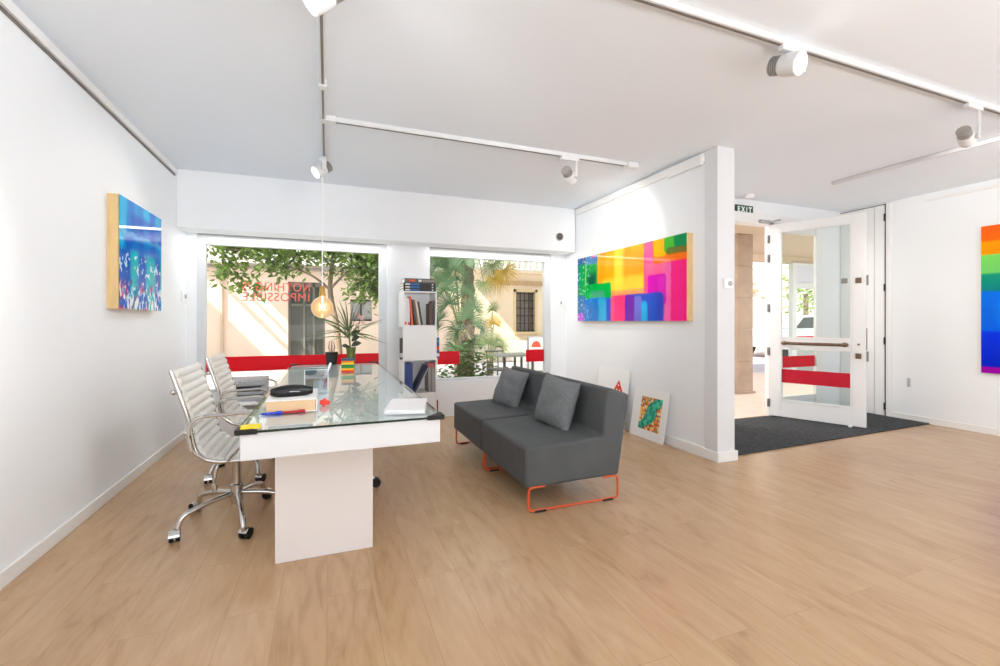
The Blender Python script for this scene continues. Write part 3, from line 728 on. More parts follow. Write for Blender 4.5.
MB().lathe([(.04,0),(.046,.03),(.044,.12),(.052,.175),(.048,.175),(.04,.12),(.04,.02),(0,.015)], (.235, 4.96, Z), 20).build('vase', mat('olive_glass', (98,112,52), .12, var=.2, vscale=10, spec=.6), vs_, smooth=True)
MB().tube(spline([(.235,4.96,Z+.02),(.23,4.96,Z+.15),(.215,4.95,Z+.30),(.21,4.95,Z+.36)]), .009, 8).build('stem', mat('green_stem', (110,124,70), .6, var=.15), vs_, smooth=True)
lv = MB()
for k in range(44):
    az = random.uniform(0, 2*math.pi); el = random.uniform(-.02, 1.4); L = random.uniform(.34, .56)
    o0 = Vector((.211, 4.95, Z+.27 + .09*random.random())); d = Vector((math.cos(az)*math.cos(el), .55*math.sin(az)*math.cos(el), math.sin(el)))
    sd = d.cross(Vector((0,0,1))).normalized()
    if abs(sd.y) > .8: sd = Vector((.6, .6, .3)).normalized()
    P = []
    for i in range(6):
        t_ = i/5; p_ = o0 + d*L*t_ + Vector((0,0,-.10*t_*t_)); wd = .0085*math.sin(math.pi*min(1, .15+.8*t_))*(1 if i < 5 else .1)
        up = Vector((0,0,1))*.4 + sd
        up.normalize(); P += [p_ - up*wd, p_ + up*wd]
    lv.add(P, [(2*i, 2*i+1, 2*i+3, 2*i+2) for i in range(5)])
lv.build('leaves', leaf_mat('spiky_leaf', (112,130,86)), vs_)
orx = MB().tube(spline([(.26,4.97,Z+.05),(.285,4.97,Z+.25),(.31,4.97,Z+.38),(.325,4.97,Z+.5)]), .005, 6)
orx.build('flower_stalk', mat('brown_stalk', (110,80,64), .7, var=.15), vs_, smooth=True)
pm_ = mat('dusty_pink_petal', (214,180,170), .7, var=.15)
for k in range(8):
    c_ = Vector((.318+random.uniform(-.04,.04), 4.965+random.uniform(-.02,.02), Z+.38+random.uniform(0,.15))); pet = MB()
    for a in range(5): pet.ball(c_ + Vector((.012*math.cos(a*1.257), 0, .012*math.sin(a*1.257))), .011, .004, .011, 7, 4)
    pet.build('flower', pm_, vs_, smooth=True)
bl = MB()
for dx, dz, a in ((.05,.19,.6),(-.05,.16,2.5),(.02,.24,1.0),(.06,.30,.9)):
    o0 = Vector((.24,4.95,Z+dz)); d = Vector((math.cos(a)*.6, -.1, .4)).normalized(); sd = Vector((-.3,.2,.8)).normalized(); P = []
    for i in range(6):
        t_ = i/5; p_ = o0 + d*.13*t_ + Vector((0,0,-.05*t_*t_)); wd = .028*math.sin(math.pi*min(1,.08+.9*t_)); P += [p_-sd*wd, p_+sd*wd]
    bl.add(P, [(2*i, 2*i+1, 2*i+3, 2*i+2) for i in range(5)])
bl.build('broad_leaves', leaf_mat('dark_leaf', (56,70,50), trans=.15), vs_)

# ------------------------------------------------------------------ office chairs (local +x looks at the desk)
def make_chair(loc, label, rz):
    t = thing('office_chair', loc, label, 'chair', 'white ribbed office chairs', rz)
    prof = [(-.262,.935),(-.252,.905),(-.217,.79),(-.182,.67),(-.165,.57),(-.148,.50),(-.11,.452),(-.04,.430),(.06,.428),(.15,.436),(.22,.442),(.255,.43)]
    cv = spline([(x, 0, z) for x, z in prof], 5)
    for s in (-1, 1):
        MB().tube([(p.x, s*.266, p.z) for p in cv], .0115, 10, sx=1.0).build('side_rail', M['chrome'], t, smooth=True, local=True)
    # ribbed sling: resample by arc length, add rib bulges along the normal
    ds = [0]
    for a, b_ in zip(cv, cv[1:]): ds.append(ds[-1] + (b_-a).length)
    tot = ds[-1]; nr = 19; per = 8; NN = nr*per; rows = []
    for i in range(NN+1):
        d = tot*i/NN; j = max(k for k in range(len(ds)) if ds[k] <= d+1e-9); j = min(j, len(ds)-2)
        u = (d-ds[j])/(ds[j+1]-ds[j]); p_ = cv[j].lerp(cv[j+1], u)
        tg = (cv[j+1]-cv[j]).normalized(); nm = Vector((tg.z, 0, -tg.x)) * -1
        if nm.x + nm.z < 0: nm = -nm
        bul = .017*abs(math.sin(math.pi*i/per))**.6
        rows.append((p_ + nm*(.004+bul), p_ - nm*(.004 + bul*.55)))
    sl = MB(); W = .236; ny = 6; vv = []; ff = []
    for side in (0, 1):
        for r_ in rows:
            for k in range(ny+1):
                y = -W + 2*W*k/ny; p_ = r_[side]; sag = -.014*(1-(y/W)**2)
                vv.append((p_.x + sag*.6, y, p_.z + sag*.4))
    nrw = len(rows); st_ = ny+1
    for i in range(nrw-1):
        for k in range(ny):
            a = i*st_+k; ff.append((a, a+1, a+st_+1, a+st_)); o_ = nrw*st_; ff.append((o_+a, o_+a+st_, o_+a+st_+1, o_+a+1))
        a = i*st_; o_ = nrw*st_; ff.append((a, a+st_, o_+a+st_, o_+a)); a += ny; ff.append((a, o_+a, o_+a+st_, a+st_))
    sl.add(vv, ff); sl.build('ribbed_seat_and_back', M['white_leather'], t, smooth=True, local=True)
    cb = MB()
    for x, z, s_ in ((-.248,.82,1.0),(-.19,.60,1.0)):
        cb.tube(fillet([(x+.035, -.262, z), (x-.005, -.262, z), (x-.005, .262, z), (x+.035, .262, z)], .02, 4), .011, 8)
        for y in (-.262, .262): cb.ball((x-.004, y, z), .014)
    cb.tube([(-.02,-.262,.425),(-.02,.262,.425)], .011, 8); cb.tube([(.16,-.262,.43),(.16,.262,.43)], .011, 8)
    cb.build('cross_bars', M['chrome'], t, smooth=True, local=True)
    for s in (-1, 1):
        y = s*.285
        pts = fillet([(-.10,y,.452),(-.165,y,.50),(-.185,y,.60),(-.15,y,.685),(.0,y,.69),(.10,y,.695),(.150,y,.66),(.145,y,.58),(.07,y,.52),(.0,y,.435)], .06, 5)
        MB().tube(pts, .0075, 8, sx=1.5).build('armrest', M['chrome'], t, smooth=True, local=True)
    MB().box(-.09,.10,-.07,.07,.385,.42).box(-.06,.06,-.12,.12,.395,.415).build('tilt_mechanism', M['black'], t, bevel=.006, local=True)
    MB().lathe([(.045,.385),(.03,.36),(.024,.34),(.024,.22),(.034,.215),(.036,.12),(.03,.10),(0,.10)], n=20).build('gas_column', M['chrome'], t, smooth=True, local=True)
    lvv = MB().tube(fillet([(-.03,-.03,.37),(-.09,-.06,.36),(-.10,-.07,.28),(-.10,-.07,.24)], .03, 4), .007, 8).cyl((-.10,-.07,.25),(-.10,-.07,.21),.013)
    lvv.build('lever', M['chrome'], t, smooth=True, local=True)
    for k in range(5):
        a = R(-3 + 72*k); d = Vector((math.cos(a), math.sin(a), 0)); z = Vector((0,0,1))
        lg = MB().tube(fillet([d*.02 + z*.165, d*.16 + z*.150, d*.285 + z*.118, d*.308 + z*.06], .035, 5), [.019]*2 + [.017]*7 + [.015]*6 if False else .0155, 10)
        o_ = lg.build('leg', M['chrome'], t, smooth=True, local=True)
        cw = MB(); c0 = d*.318; tt = a + R(35 + 70*k); e_ = Vector((math.cos(tt), math.sin(tt), 0)); ax = Vector((-e_.y, e_.x, 0)); cc = c0 - e_*.02 + z*.029
        for s in (-1, 1): cw.cyl(cc + ax*s*.006, cc + ax*s*.024, .029, n=20)
        ca = cw.build('caster', M['rubber'], o_, smooth=True, local=True)
        hd = MB()
        for j in range(7):
            b0 = R(20 + 22*j); b1 = R(42 + 22*j)
            P = []
            for bb in (b0, b1):
                for s in (-1, 1): P.append(cc + e_*(.032*math.cos(bb)) + z*(.032*math.sin(bb)) + ax*s*.0255)
            hd.add(P, [(0,1,3,2)])
        hd.cyl(c0 + z*.045, c0 + z*.07, .009)
        hd.build('caster_hood', M['chrome'], ca, smooth=True, local=True)
    return t
ch = make_chair((-.51, 3.105, 0), 'white ribbed leather office chair with chrome frame, nearest the viewer beside the desk', R(0))
ch2 = copy_tree(ch); ch2.location = (-.555, 4.06, 0); ch2.rotation_euler = (0, 0, 0); ch2['label'] = 'white ribbed leather office chair farther back, beside the desk next to the printer'

# low swivel stool tucked under the desk, only a caster shows past the leg
sl_ = thing('swivel_stool', (.08, 3.34, 0), 'low swivel stool under the desk, one dark caster showing beside the desk leg', 'stool')
MB().lathe([(0,.40),(.15,.40),(.165,.42),(.16,.45),(0,.46)], (.08,3.34,0), 24).build('seat', M['black'], sl_, smooth=True)
MB().cyl((.08,3.34,.08),(.08,3.34,.40),.02).build('column', M['chrome'], sl_, smooth=True)
for k in range(5):
    a = R(2+72*k); d = Vector((math.cos(a), math.sin(a), 0)); c0 = Vector((.08,3.34,0))
    o_ = MB().tube([c0+Vector((0,0,.11)), c0+d*.12+Vector((0,0,.10)), c0+d*.235+Vector((0,0,.065))], .013, 8).build('leg', M['chrome'], sl_, smooth=True)
    ax = Vector((-d.y, d.x, 0)); cw = MB()
    for s in (-1, 1): cw.cyl(c0+d*.25+Vector((0,0,.034))+ax*s*.004, c0+d*.25+Vector((0,0,.034))+ax*s*.02, .033, n=18)
    cw.build('caster', M['rubber'], o_, smooth=True)

# low cabinet with printer behind the chairs
cbn = thing('low_cabinet', (-.74, 5.0, 0), 'low white cabinet under the windowsill carrying the printer', 'cabinet')
MB().box(-1.02,-.46,4.76,5.24,.0,.36).build('body', M['desk'], cbn, bevel=.004)
for x0, x1 in ((-1.01,-.745),(-.735,-.47)):
    o_ = MB().box(x0, x1, 4.742, 4.76, .02, .345).build('door', M['desk'], cbn, bevel=.003)
    MB().cyl((x1-.03 if x0 < -.9 else x0+.03, 4.725, .28), (x1-.03 if x0 < -.9 else x0+.03, 4.742, .28), .01).build('knob', M['steel'], o_, smooth=True)
pr = thing('printer', (-.74, 5.0, .36), 'grey printer with dark paper slot on the low cabinet behind the chairs', 'printer')
PB = MB(); PB.box(-.93,-.56,4.80,5.2,.36,.53); PB.box(-.93,-.56,4.84,5.2,.575,.635); PB.box(-.93,-.90,4.80,5.2,.53,.575); PB.box(-.59,-.56,4.80,5.2,.53,.575)
PB.build('housing', M['grey'], pr, bevel=.008)
MB().box(-.90,-.59,4.82,5.18,.53,.575).build('output_slot', M['black'], pr)
MB().box(-.92,-.57,4.79,4.80,.495,.505).build('front_groove', M['dgrey'], pr)
MB().box(-.89,-.60,4.66,4.80,.425,.432).build('paper_tray', M['white'], pr)
tag(MB().box(-.87,-.62,4.63,4.80,.433,.441, rot=Matrix.Rotation(R(4),3,'Z')).build('paper_sheets', M['paper']), 'white sheets lying in the printer tray', 'paper')

# ------------------------------------------------------------------ book tower
BX0, BX1, BY0, BY1 = .792, 1.176, 5.06, 5.40; CH = .384
bt = thing('book_tower', ((BX0+BX1)/2, (BY0+BY1)/2, 0), 'tall white book tower of stacked cubes between the two windows', 'bookcase')
tw = MB(); th = .016
zs = [0.0, CH, 2*CH, 3*CH, 4*CH]
for z in zs: tw.box(BX0, BX1, BY0, BY1, max(0, z-th), z if z else th)
for i, opened in enumerate([False, True, False, True]):
    z0, z1 = zs[i] + (th if i == 0 else 0), zs[i+1] - th
    if opened: tw.box(BX0, BX0+th, BY0, BY1, z0, z1); tw.box(BX1-th, BX1, BY0, BY1, z0, z1)
    else: tw.box(BX0, BX1, BY0, BY0+th, z0, z1); tw.box((BX0+BX1)/2-.008, (BX0+BX1)/2+.008, BY0+th, BY1, z0, z1)
tw.build('cube_shelves', M['desk'], bt, bevel=.002)
PG = mat('book_pages', (238,234,226), .8, var=.05, vscale=50)
def book(x, y, z, w, d, h, col, label, group, lean=0, flat=False, patches=(), depth_dir=1):
    """standing: w thick along x, spine at y looking to -y; flat: w along x is the spine length, h thick"""
    t = thing('book', (x, y, z), label, 'book', group)
    cm = mat('cover_' + '%02x%02x%02x' % tuple(col), col, .45, var=.05, vscale=20)
    rot = Matrix.Rotation(lean, 3, 'Y')
    def B(mb, x0, x1, y0, y1, z0, z1):
        mb.box(x0, x1, y0, y1, z0, z1, rot=rot, piv=(x + w if lean >= 0 else x, y, z)); return mb
    cv = MB(); k = .003
    if flat:
        B(cv, x, x+w, y, y+d, z, z+k); B(cv, x, x+w, y, y+d, z+h-k, z+h); B(cv, x, x+w, y, y+k, z+k, z+h-k)
        pg = B(MB(), x+.004, x+w-.004, y+k, y+d-.004, z+k, z+h-k)
    else:
        B(cv, x, x+k, y, y+d, z, z+h); B(cv, x+w-k, x+w, y, y+d, z, z+h); B(cv, x+k, x+w-k, y, y+k, z, z+h)
        pg = B(MB(), x+k, x+w-k, y+k, y+d-.004, z+.004, z+h-.004)
    cv.build('cover', cm, t); pg.build('pages', PG, t)
    for a, b_, pc in patches:
        m_ = MB()
        if flat: B(m_, x+w*a, x+w*b_, y-.0012, y, z+h*.25, z+h*.75)
        else: B(m_, x+w*.15, x+w*.85, y-.0012, y, z+h*a, z+h*b_)
        m_.build('spine_mark', mat('spine_%02x%02x%02x' % tuple(pc), pc, .5, var=.03), t)
    return t
zt = zs[4]
for k, nm in enumerate(('lowest', 'middle', 'topmost')):
    book(BX0+.005, BY0+.0, zt + k*.0315, .365, .26, .031, (26,26,28), 'flat black book on top of the book tower, %s of the three black ones' % nm, 'books on top of the tower', flat=True, patches=((.06,.2,(226,226,226)),(.21,.5,(40,110,180)),(.88,.93,(200,200,200))))
book(BX0+.02, BY0+.01, zt + .0955, .35, .25, .05, (92,88,86), 'flat grey book with orange spine patch crowning the stack on the tower', 'books on top of the tower', flat=True, patches=((.13,.33,(222,84,40)),(.40,.44,(40,38,40)),(.44,.54,(230,226,222)),(.56,.98,(140,132,124))))
z = zs[3]; gp = 'books in the upper open shelf'; x = BX0 + th + .004
book(x, BY0+.03, z, .03, .2, .32, (236,234,232), 'first white book with orange foot at the left of the upper open shelf', gp, patches=((.02,.13,(232,90,40)),)); x += .033
book(x, BY0+.03, z, .028, .2, .31, (228,230,232), 'second white book with red foot, next to the tilted orange one', gp, patches=((.02,.11,(200,50,40)),)); x += .032
book(x+.012, BY0+.02, z, .022, .2, .325, (226,92,46), 'orange book tilted against the white books in the upper open shelf', gp, lean=-.09); x += .052
for i, (c_, h_, nm) in enumerate((((50,46,46),.30,'dark grey book leaning right after the orange one'), ((120,100,84),.29,'brown book leaning in the middle of the upper open shelf'), ((214,206,196),.285,'cream book leaning in the middle of the upper open shelf'), ((58,44,38),.27,'dark brown book, last of the leaning ones in the upper open shelf'))):
    book(x, BY0+.03, z, .021, .2, h_, c_, nm, gp, lean=-.16); x += .024
book(BX1-th-.062, BY0+.03, z, .028, .2, .25, (92,64,48), 'short brown book at the right of the upper open shelf', gp)
book(BX1-th-.032, BY0+.03, z, .028, .2, .28, (70,56,50), 'taller dark brown book at the right end of the upper open shelf', gp)
z = zs[1]; gp = 'books in the lower open shelf'; x = BX0 + th + .003
for i, nm in enumerate(('first', 'second', 'third', 'fourth')):
    book(x, BY0+.02, z, .0225, .22, .335, (38+6*i, 70, 140-8*(i % 2)), '%s blue book from the left in the lower open shelf' % nm, gp); x += .0235
book(x+.15, BY0+.02, z, .03, .22, .34, (40,48,70), 'dark navy book leaning far over in the lower open shelf', gp, lean=.0) if False else None
t_ = book(x+.003, BY0+.02, z+.0, .028, .22, .335, (40,50,78), 'dark navy book leaning diagonally in the lower open shelf', gp, lean=.46)
book(x+.036, BY0+.04, z+.0, .014, .2, .31, (214,220,228), 'thin pale book leaning under the dark navy one', gp, lean=.46)
x = BX1 - th - .078
for i, (c_, nm) in enumerate((((150,146,142),'first grey book with red top at the right of the lower open shelf'), ((120,118,118),'second darker grey book with red top at the right of the lower open shelf'), ((164,160,156),'last grey book with red top at the right end of the lower open shelf'))):
    book(x, BY0+.02, z, .024, .2, .335, c_, nm, gp, patches=((.86,.995,(214,30,44)),)); x += .025
# books poking out of the sides of the closed cubes
def side_book(x0, x1, y0, w, z, h, col, label, patches):
    t = thing('book', ((x0+x1)/2, y0, z), label, 'book', 'books in the side shelves')
    cm = mat('side_cover', col, .45, var=.06)
    MB().box(x0, x1, y0, y0+.003, z, z+h).box(x0, x1, y0+w-.003, y0+w, z, z+h).box(x0 if x0 < BX0 else x1-.003, (x0+.003) if x0 < BX0 else x1, y0+.003, y0+w-.003, z, z+h).build('cover', cm, t)
    MB().box(x0+.004, x1-.004, y0+.003, y0+w-.003, z+.004, z+h-.004).build('pages', PG, t)
    for a, b_, pc in patches:
        MB().box(x0+.001, x1-.001, y0-.0012, y0, z+h*a, z+h*b_).build('cover_mark', mat('side_mark', pc, .5, var=.03), t)
side_book(BX1-.12, BX1+.035, BY0+.02, .03, zs[2], .24, (40,90,160), 'blue book sticking out of the right side of the tower', ((.4,.6,(220,60,60)),(.1,.25,(230,230,230)),(.8,.9,(40,160,140))))
side_book(BX0-.03, BX0+.12, BY0+.02, .03, zs[2], .24, (60,58,60), 'dark book sticking out of the left side of the tower', ((.1,.3,(200,200,200)),))
side_book(BX1-.12, BX1+.02, BY0+.02, .03, th, .27, (128,30,50), 'dark red book sticking out low on the right side of the tower', ())

# ------------------------------------------------------------------ sofa modules
def sofa(y0, y1, label):
    t = thing('lounge_chair', (1.5, (y0+y1)/2, 0), label, 'sofa', 'grey armless sofa modules')
    poly = [(1.165,.158),(1.165,.412),(1.735,.428),(1.765,.742),(1.80,.748),(1.945,.700),(1.855,.162)]
    MB().prism_y(poly, y0+.004, y1-.004).build('upholstered_body', M['sofa'], t, bevel=.022, seg=4)
    for y in (y0+.014, y1-.014):
        pts = fillet([(1.30,y,.158),(1.19,y,.158),(1.19,y,.012),(1.85,y,.012),(1.85,y,.158),(1.74,y,.158)], .028, 5)
        o_ = MB().tube(pts, .0075, 10).build('sled_leg', M['orange'], t, smooth=True)
        for x in (1.27, 1.77): MB().box(x-.04, x+.04, y-.010, y+.010, 0.0, .014).build('glide', M['rubber'], o_, bevel=.002)
    t.location.x -= .018
    return t
sofa(2.525, 3.38, 'dark grey armless sofa seat on orange sled legs, nearest the viewer')
sofa(3.39, 4.225, 'dark grey armless sofa seat on orange sled legs, by the palm window')
def cushion(c, rot, w, h, thick, label):
    t = thing('cushion', c, label, 'cushion', 'grey cushions on the sofa')
    n = 22; vv = []; ff = []
    mtx = rot
    for side in (1, -1):
        for j in range(n+1):
            for i in range(n+1):
                u, v = i/n*2-1, j/n*2-1
                pin = 1 - .07*(1-abs(u)**2)*0
                ex = 1 - .075*math.cos(v*math.pi/2)*abs(u)**3*1.0; ey = 1 - .075*math.cos(u*math.pi/2)*abs(v)**3
                b_ = max(0, (1-abs(u)**2.6)*(1-abs(v)**2.6))**.55
                wr = .018*noise.noise(Vector((u*2.2+c[1]*3, v*2.2, side*2.))) + .004*noise.noise(Vector((u*6, v*6+c[0], side)))
                vv.append(mtx @ Vector((u*w/2*ex, v*h/2*ey, side*(thick/2*b_ + .004) + wr*b_)))
    s2 = (n+1)**2
    for j in range(n):
        for i in range(n):
            a = j*(n+1)+i; ff.append((a, a+1, a+n+2, a+n+1)); ff.append((s2+a, s2+a+n+1, s2+a+n+2, s2+a+1))
    for k in range(n):
        ff += [(k, s2+k, s2+k+1, k+1), (n*(n+1)+k, n*(n+1)+k+1, s2+n*(n+1)+k+1, s2+n*(n+1)+k), (k*(n+1), (k+1)*(n+1), s2+(k+1)*(n+1), s2+k*(n+1)), (k*(n+1)+n, s2+k*(n+1)+n, s2+(k+1)*(n+1)+n, (k+1)*(n+1)+n)]
    mb = MB(); mb.add(vv, ff); mb.build('cover', M['cushion'], t, smooth=True, local=True)
    seam = MB(); pts = []
    for a in range(0, 4*n):
        side, k = divmod(a, n); u = k/n*2-1
        uv = [(u,-1),(1,u),(-u,1),(-1,-u)][side]
        ex = 1 - .075*math.cos(uv[1]*math.pi/2)*abs(uv[0])**3; ey = 1 - .075*math.cos(uv[0]*math.pi/2)*abs(uv[1])**3
        pts.append(mtx @ Vector((uv[0]*w/2*ex, uv[1]*h/2*ey, 0)))
    seam.tube(pts, .005, 6, closed=True); seam.build('seam', M['cushion'], t, smooth=True, local=True)
def lean_rot(yaw, tilt, roll=0):
    # cushion plane x->along -y (to the viewer's right), y->up, z->toward -x (seat front)
    base = Matrix(((0,0,-1),(-1,0,0),(0,1,0)))
    return Matrix.Rotation(yaw,3,'Z') @ Matrix.Rotation(tilt,3,'Y') @ base @ Matrix.Rotation(roll,3,'Z')
cushion((1.60, 2.975, .592), lean_rot(R(10), R(14), R(-6)), .41, .375, .15, 'grey melange cushion leaning on the nearer sofa seat')
cushion((1.60, 3.88, .575), lean_rot(R(18), R(20), R(-6)), .37, .36, .14, 'smooth grey cushion leaning on the sofa seat by the window')

#@@EXTERIOR
# ------------------------------------------------------------------ outside
M['facade'] = mat('peach_render', (236,210,194), .9, var=.04, vscale=1.2)
M['facade2'] = mat('ochre_render', (240,218,188), .9, var=.05, vscale=1.2)
M['pale'] = mat('pale_render', (240,236,228), .9, var=.02, vscale=1)
M['street'] = mat('pale_pavement', (222,218,214), .9, var=.05, vscale=3)
M['cobble'] = mat('lavender_cobbles', (190,182,188), .9, var=.12, vscale=12)
M['porch'] = mat('pinkish_paving', (218,198,186), .7, var=.06, vscale=5)
M['stone'] = mat('tan_stone', (174,154,136), .85, var=.12, vscale=4)
M['rubble'] = mat('rubble_stone', (214,202,184), .9, var=.22, vscale=7, bump=.8, bscale=9)
M['dark'] = mat('dark_opening', (70,68,66), .25, var=.15)
M['grey2'] = mat('anthracite_metal', (104,102,100), .5, .2, var=.05)
M['iron'] = mat('dark_iron', (66,58,54), .5, .3, var=.1)
struct(MB().box(-14, 3.6, 5.75, 24, -.2, -.02).build('trim_6', M['street']))               # pavement outside the windows
struct(MB().box(3.6, 26, 7.6, 24, -.2, -.021).build('trim_7', M['cobble']))
struct(MB().box(3.28, 26, 4.1, 7.6, -.2, -.004).build('trim_8', M['porch']))

# low peach house opposite
hs = thing('peach_house', (-2, 13, -.02), 'low peach house across the street with dark glass doorway', 'building')
hw = MB(); y = 13
hw.box(-9, -.957, y, y+.3, -.02, 2.53); hw.box(-.957, -.05, y, y+.3, 2.24, 2.53); hw.box(-.05, .60, y, y+.3, -.02, 2.53)
hw.box(.60, 1.18, y, y+.3, -.02, 1.2); hw.box(.60, 1.18, y, y+.3, 1.80, 2.53); hw.box(1.18, 3.4, y, y+.3, -.02, 2.53)
hw.build('wall', M['facade'], hs)
MB().box(-9, 3.4, y-.18, y+.1, 2.53, 2.60).box(-9, 3.4, y-.26, y-.1, 2.60, 2.66).build('eaves', mat('grey_tiles', (168,156,146), .8, var=.2, vscale=9), hs)
MB().box(-9, 3.4, y+2, y+2.3, 2.4, 6).build('upper_wall', M['pale'], hs)
dd = MB().box(-.957, -.05, y+.22, y+.26, -.02, 2.24).build('doorway', mat('dark_glass', (84,82,76), .15, var=.25, vscale=2.5), hs)
df = MB()
for x in (-.957, -.60, -.36, -.10): df.box(x, x+.05, y+.15, y+.22, -.02, 2.24)
df.box(-.957, -.05, y+.15, y+.22, 2.12, 2.24); df.box(-.957, -.05, y+.15, y+.22, 1.60, 1.66)
df.build('door_frame', mat('grey_frame', (120,116,106), .5, var=.05), dd)
w_ = MB().box(.60, 1.18, y+.2, y+.25, 1.2, 1.8).build('window', mat('grey_pane', (176,176,180), .2, var=.1), hs)
MB().box(.60, 1.18, y+.14, y+.2, 1.2, 1.24).box(.60, 1.18, y+.14, y+.2, 1.76, 1.8).box(.87, .91, y+.14, y+.2, 1.2, 1.8).build('window_frame', M['iron'], w_)
MB().cyl((-2.45, y-.06, 0), (-2.45, y-.06, 2.5), .035, n=10).build('drain_pipe', mat('pipe_peach', (206,180,156), .6, var=.05), hs, smooth=True)
# ochre house with the barred window
oh = thing('ochre_house', (7, 13, -.02), 'ochre house across the street with barred window and white balustrade', 'building')
ow = MB(); X0, X1, Z0, Z1 = 5.56, 6.22, .86, 2.12
ow.box(3.4, X0, y, y+.35, -.02, 2.70); ow.box(X1, 16, y, y+.35, -.02, 2.70); ow.box(X0, X1, y, y+.35, -.02, Z0); ow.box(X0, X1, y, y+.35, Z1, 2.70)
ow.build('wall', M['facade2'], oh)
MB().box(4.9, 16, y-.12, y, 2.34, 2.46).build('cornice', mat('brown_cornice', (190,158,122), .8, var=.1), oh)
MB().box(3.4, 16, y-.06, y+.4, 2.70, 2.78).build('roof_edge', M['facade2'], oh)
win = MB().box(X0, X1, y+.22, y+.28, Z0, Z1).build('window', mat('shaded_pane', (138,126,116), .25, var=.2, vscale=4), oh)
g = MB()
for k in range(5): x = X0 + .04 + k*(X1-X0-.08)/4; g.cyl((x, y+.08, Z0), (x, y+.08, Z1), .016, n=6)
for k in range(6): z = Z0 + .03 + k*(Z1-Z0-.06)/5; g.cyl((X0, y+.08, z), (X1, y+.08, z), .014, n=6)
g.build('grille', M['iron'], win)
MB().box(X0-.07, X1+.07, y-.05, y+.02, Z0-.09, Z0).box(X0-.08, X0, y-.02, y+.02, Z0, Z1+.08).box(X1, X1+.08, y-.02, y+.02, Z0, Z1+.08).box(X0-.08, X1+.08, y-.02, y+.02, Z1, Z1+.09).build('surround', mat('sand_surround', (226,200,158), .85, var=.06), oh)
bal = MB(); bal.box(3.4, 16, y+.02, y+.14, 3.24, 3.32); bal.box(3.4, 16, y+.02, y+.14, 2.78, 2.84)
for k in range(56):
    x = 3.5 + k*.2; bal.cyl((x, y+.08, 2.8), (x+.12, y+.08, 3.26), .018, n=5); bal.cyl((x+.12, y+.08, 2.8), (x, y+.08, 3.26), .018, n=5); bal.box(x-.02, x+.02, y+.06, y+.1, 2.82, 3.26)
bal.build('balustrade', M['pale'], oh)
MB().box(3.4, 16, y+3, y+3.3, 2.4, 6.5).build('upper_wall', M['pale'], oh)
# low rubble wall
tag(MB().box(3.9, 9.5, 12.35, 12.7, -.02, .60).build('garden_wall', M['rubble'], bevel=.03), 'low rubble stone wall in front of the ochre house', 'wall')

# café table, chairs and menu board
ct = thing('cafe_table', (2.58, 6.12, -.02), 'grey cafe table on the pavement outside the palm window', 'table')
MB().box(2.30, 2.84, 5.88, 6.38, .685, .715).build('tabletop', mat('weathered_grey', (176,172,166), .6, var=.1), ct, bevel=.004)
for x in (2.52, 2.80):
    for y_ in (5.93, 6.33): MB().box(x-.014, x+.014, y_-.014, y_+.014, -.02, .685).build('leg', M['grey2'], ct)
def cafe_chair(x, y_, rz, label):
    t = thing('cafe_chair', (x, y_, -.02), label, 'chair', 'dark cafe chairs outside', rz)
    MB().box(-.17,.17,-.18,.18,.43,.45).build('seat', M['grey2'], t, bevel=.005, local=True)
    for a in (-.15,.15):
        for b_ in (-.16,.16): MB().cyl((a,b_,0),(a*.95,b_*.95,.43),.011,n=8).build('leg', M['grey2'], t, smooth=True, local=True)
    bk_ = MB()
    for a in (-.15,-.05,.05,.15): bk_.cyl((a,.17,.44),(a,.21,.72),.009,n=8)
    bk_.cyl((-.17,.21,.72),(.17,.21,.72),.011,n=8); bk_.build('backrest', M['grey2'], t, smooth=True, local=True)
cafe_chair(3.06, 6.12, R(-90), 'dark metal chair right of the cafe table below the menu board')
cafe_chair(2.62, 6.75, R(8), 'dark metal chair behind the cafe table')
mbz = thing('menu_board', (3.22, 6.62, -.02), 'white standing board with a red half disc beside the cafe table', 'sign')
MB().box(3.03, 3.36, 6.60, 6.63, -.02, .95).build('board_frame', M['grey'], mbz, bevel=.004)
MB().box(3.05, 3.34, 6.588, 6.60, .05, .93).build('board_face', M['white'], mbz)
hd = MB(); P = [(3.175 + .085*math.cos(R(a)), 6.5865, .775 + .10*math.sin(R(a))) for a in range(0, 181, 12)]; hd.add(P, [tuple(range(len(P)-1, -1, -1))])
hd.build('half_disc', mat('coral_print', (232,92,70), .6, var=.04), mbz)

# street tree in the first window
def leaves_into(mb, c, n, spread, size, droop=.7):
    for _ in range(n):
        p_ = Vector(c) + Vector((random.gauss(0,1)*spread[0], random.gauss(0,1)*spread[1], random.gauss(0,1)*spread[2]))
        L = size*random.uniform(.7,1.3); az = random.uniform(0,6.28)
        d = Vector((math.cos(az), math.sin(az), -droop*random.uniform(.2,1.6))).normalized()
        sd = d.cross(Vector((random.uniform(-1,1), random.uniform(-1,1), 1))).normalized(); up = sd.cross(d)*.15*L
        w_ = L*.24
        mb.add([p_, p_+d*L*.4+sd*w_-up*.4, p_+d*L, p_+d*L*.4-sd*w_-up*.4, p_+d*L*.45+up*.2], [(0,1,4),(1,2,4),(2,3,4),(3,0,4)])
tr_ = thing('street_tree', (.11, 8, -.02), 'broad leaved street tree spreading across the lettered window', 'tree')
bk = mat('grey_bark', (150,124,104), .9, var=.2, vscale=12)
MB().tube(spline([(.17,8,-.02),(.20,8,.6),(.14,8,1.2),(.05,8,1.7),(.10,8,2.3),(.2,8.1,3.2),(.15,8.1,4.2)]), [.05]*7+[.046]*6+[.042]*6+[.036]*6+[.03]*6+[.016]*6, 10).build('trunk', bk, tr_, smooth=True)
brs = MB()
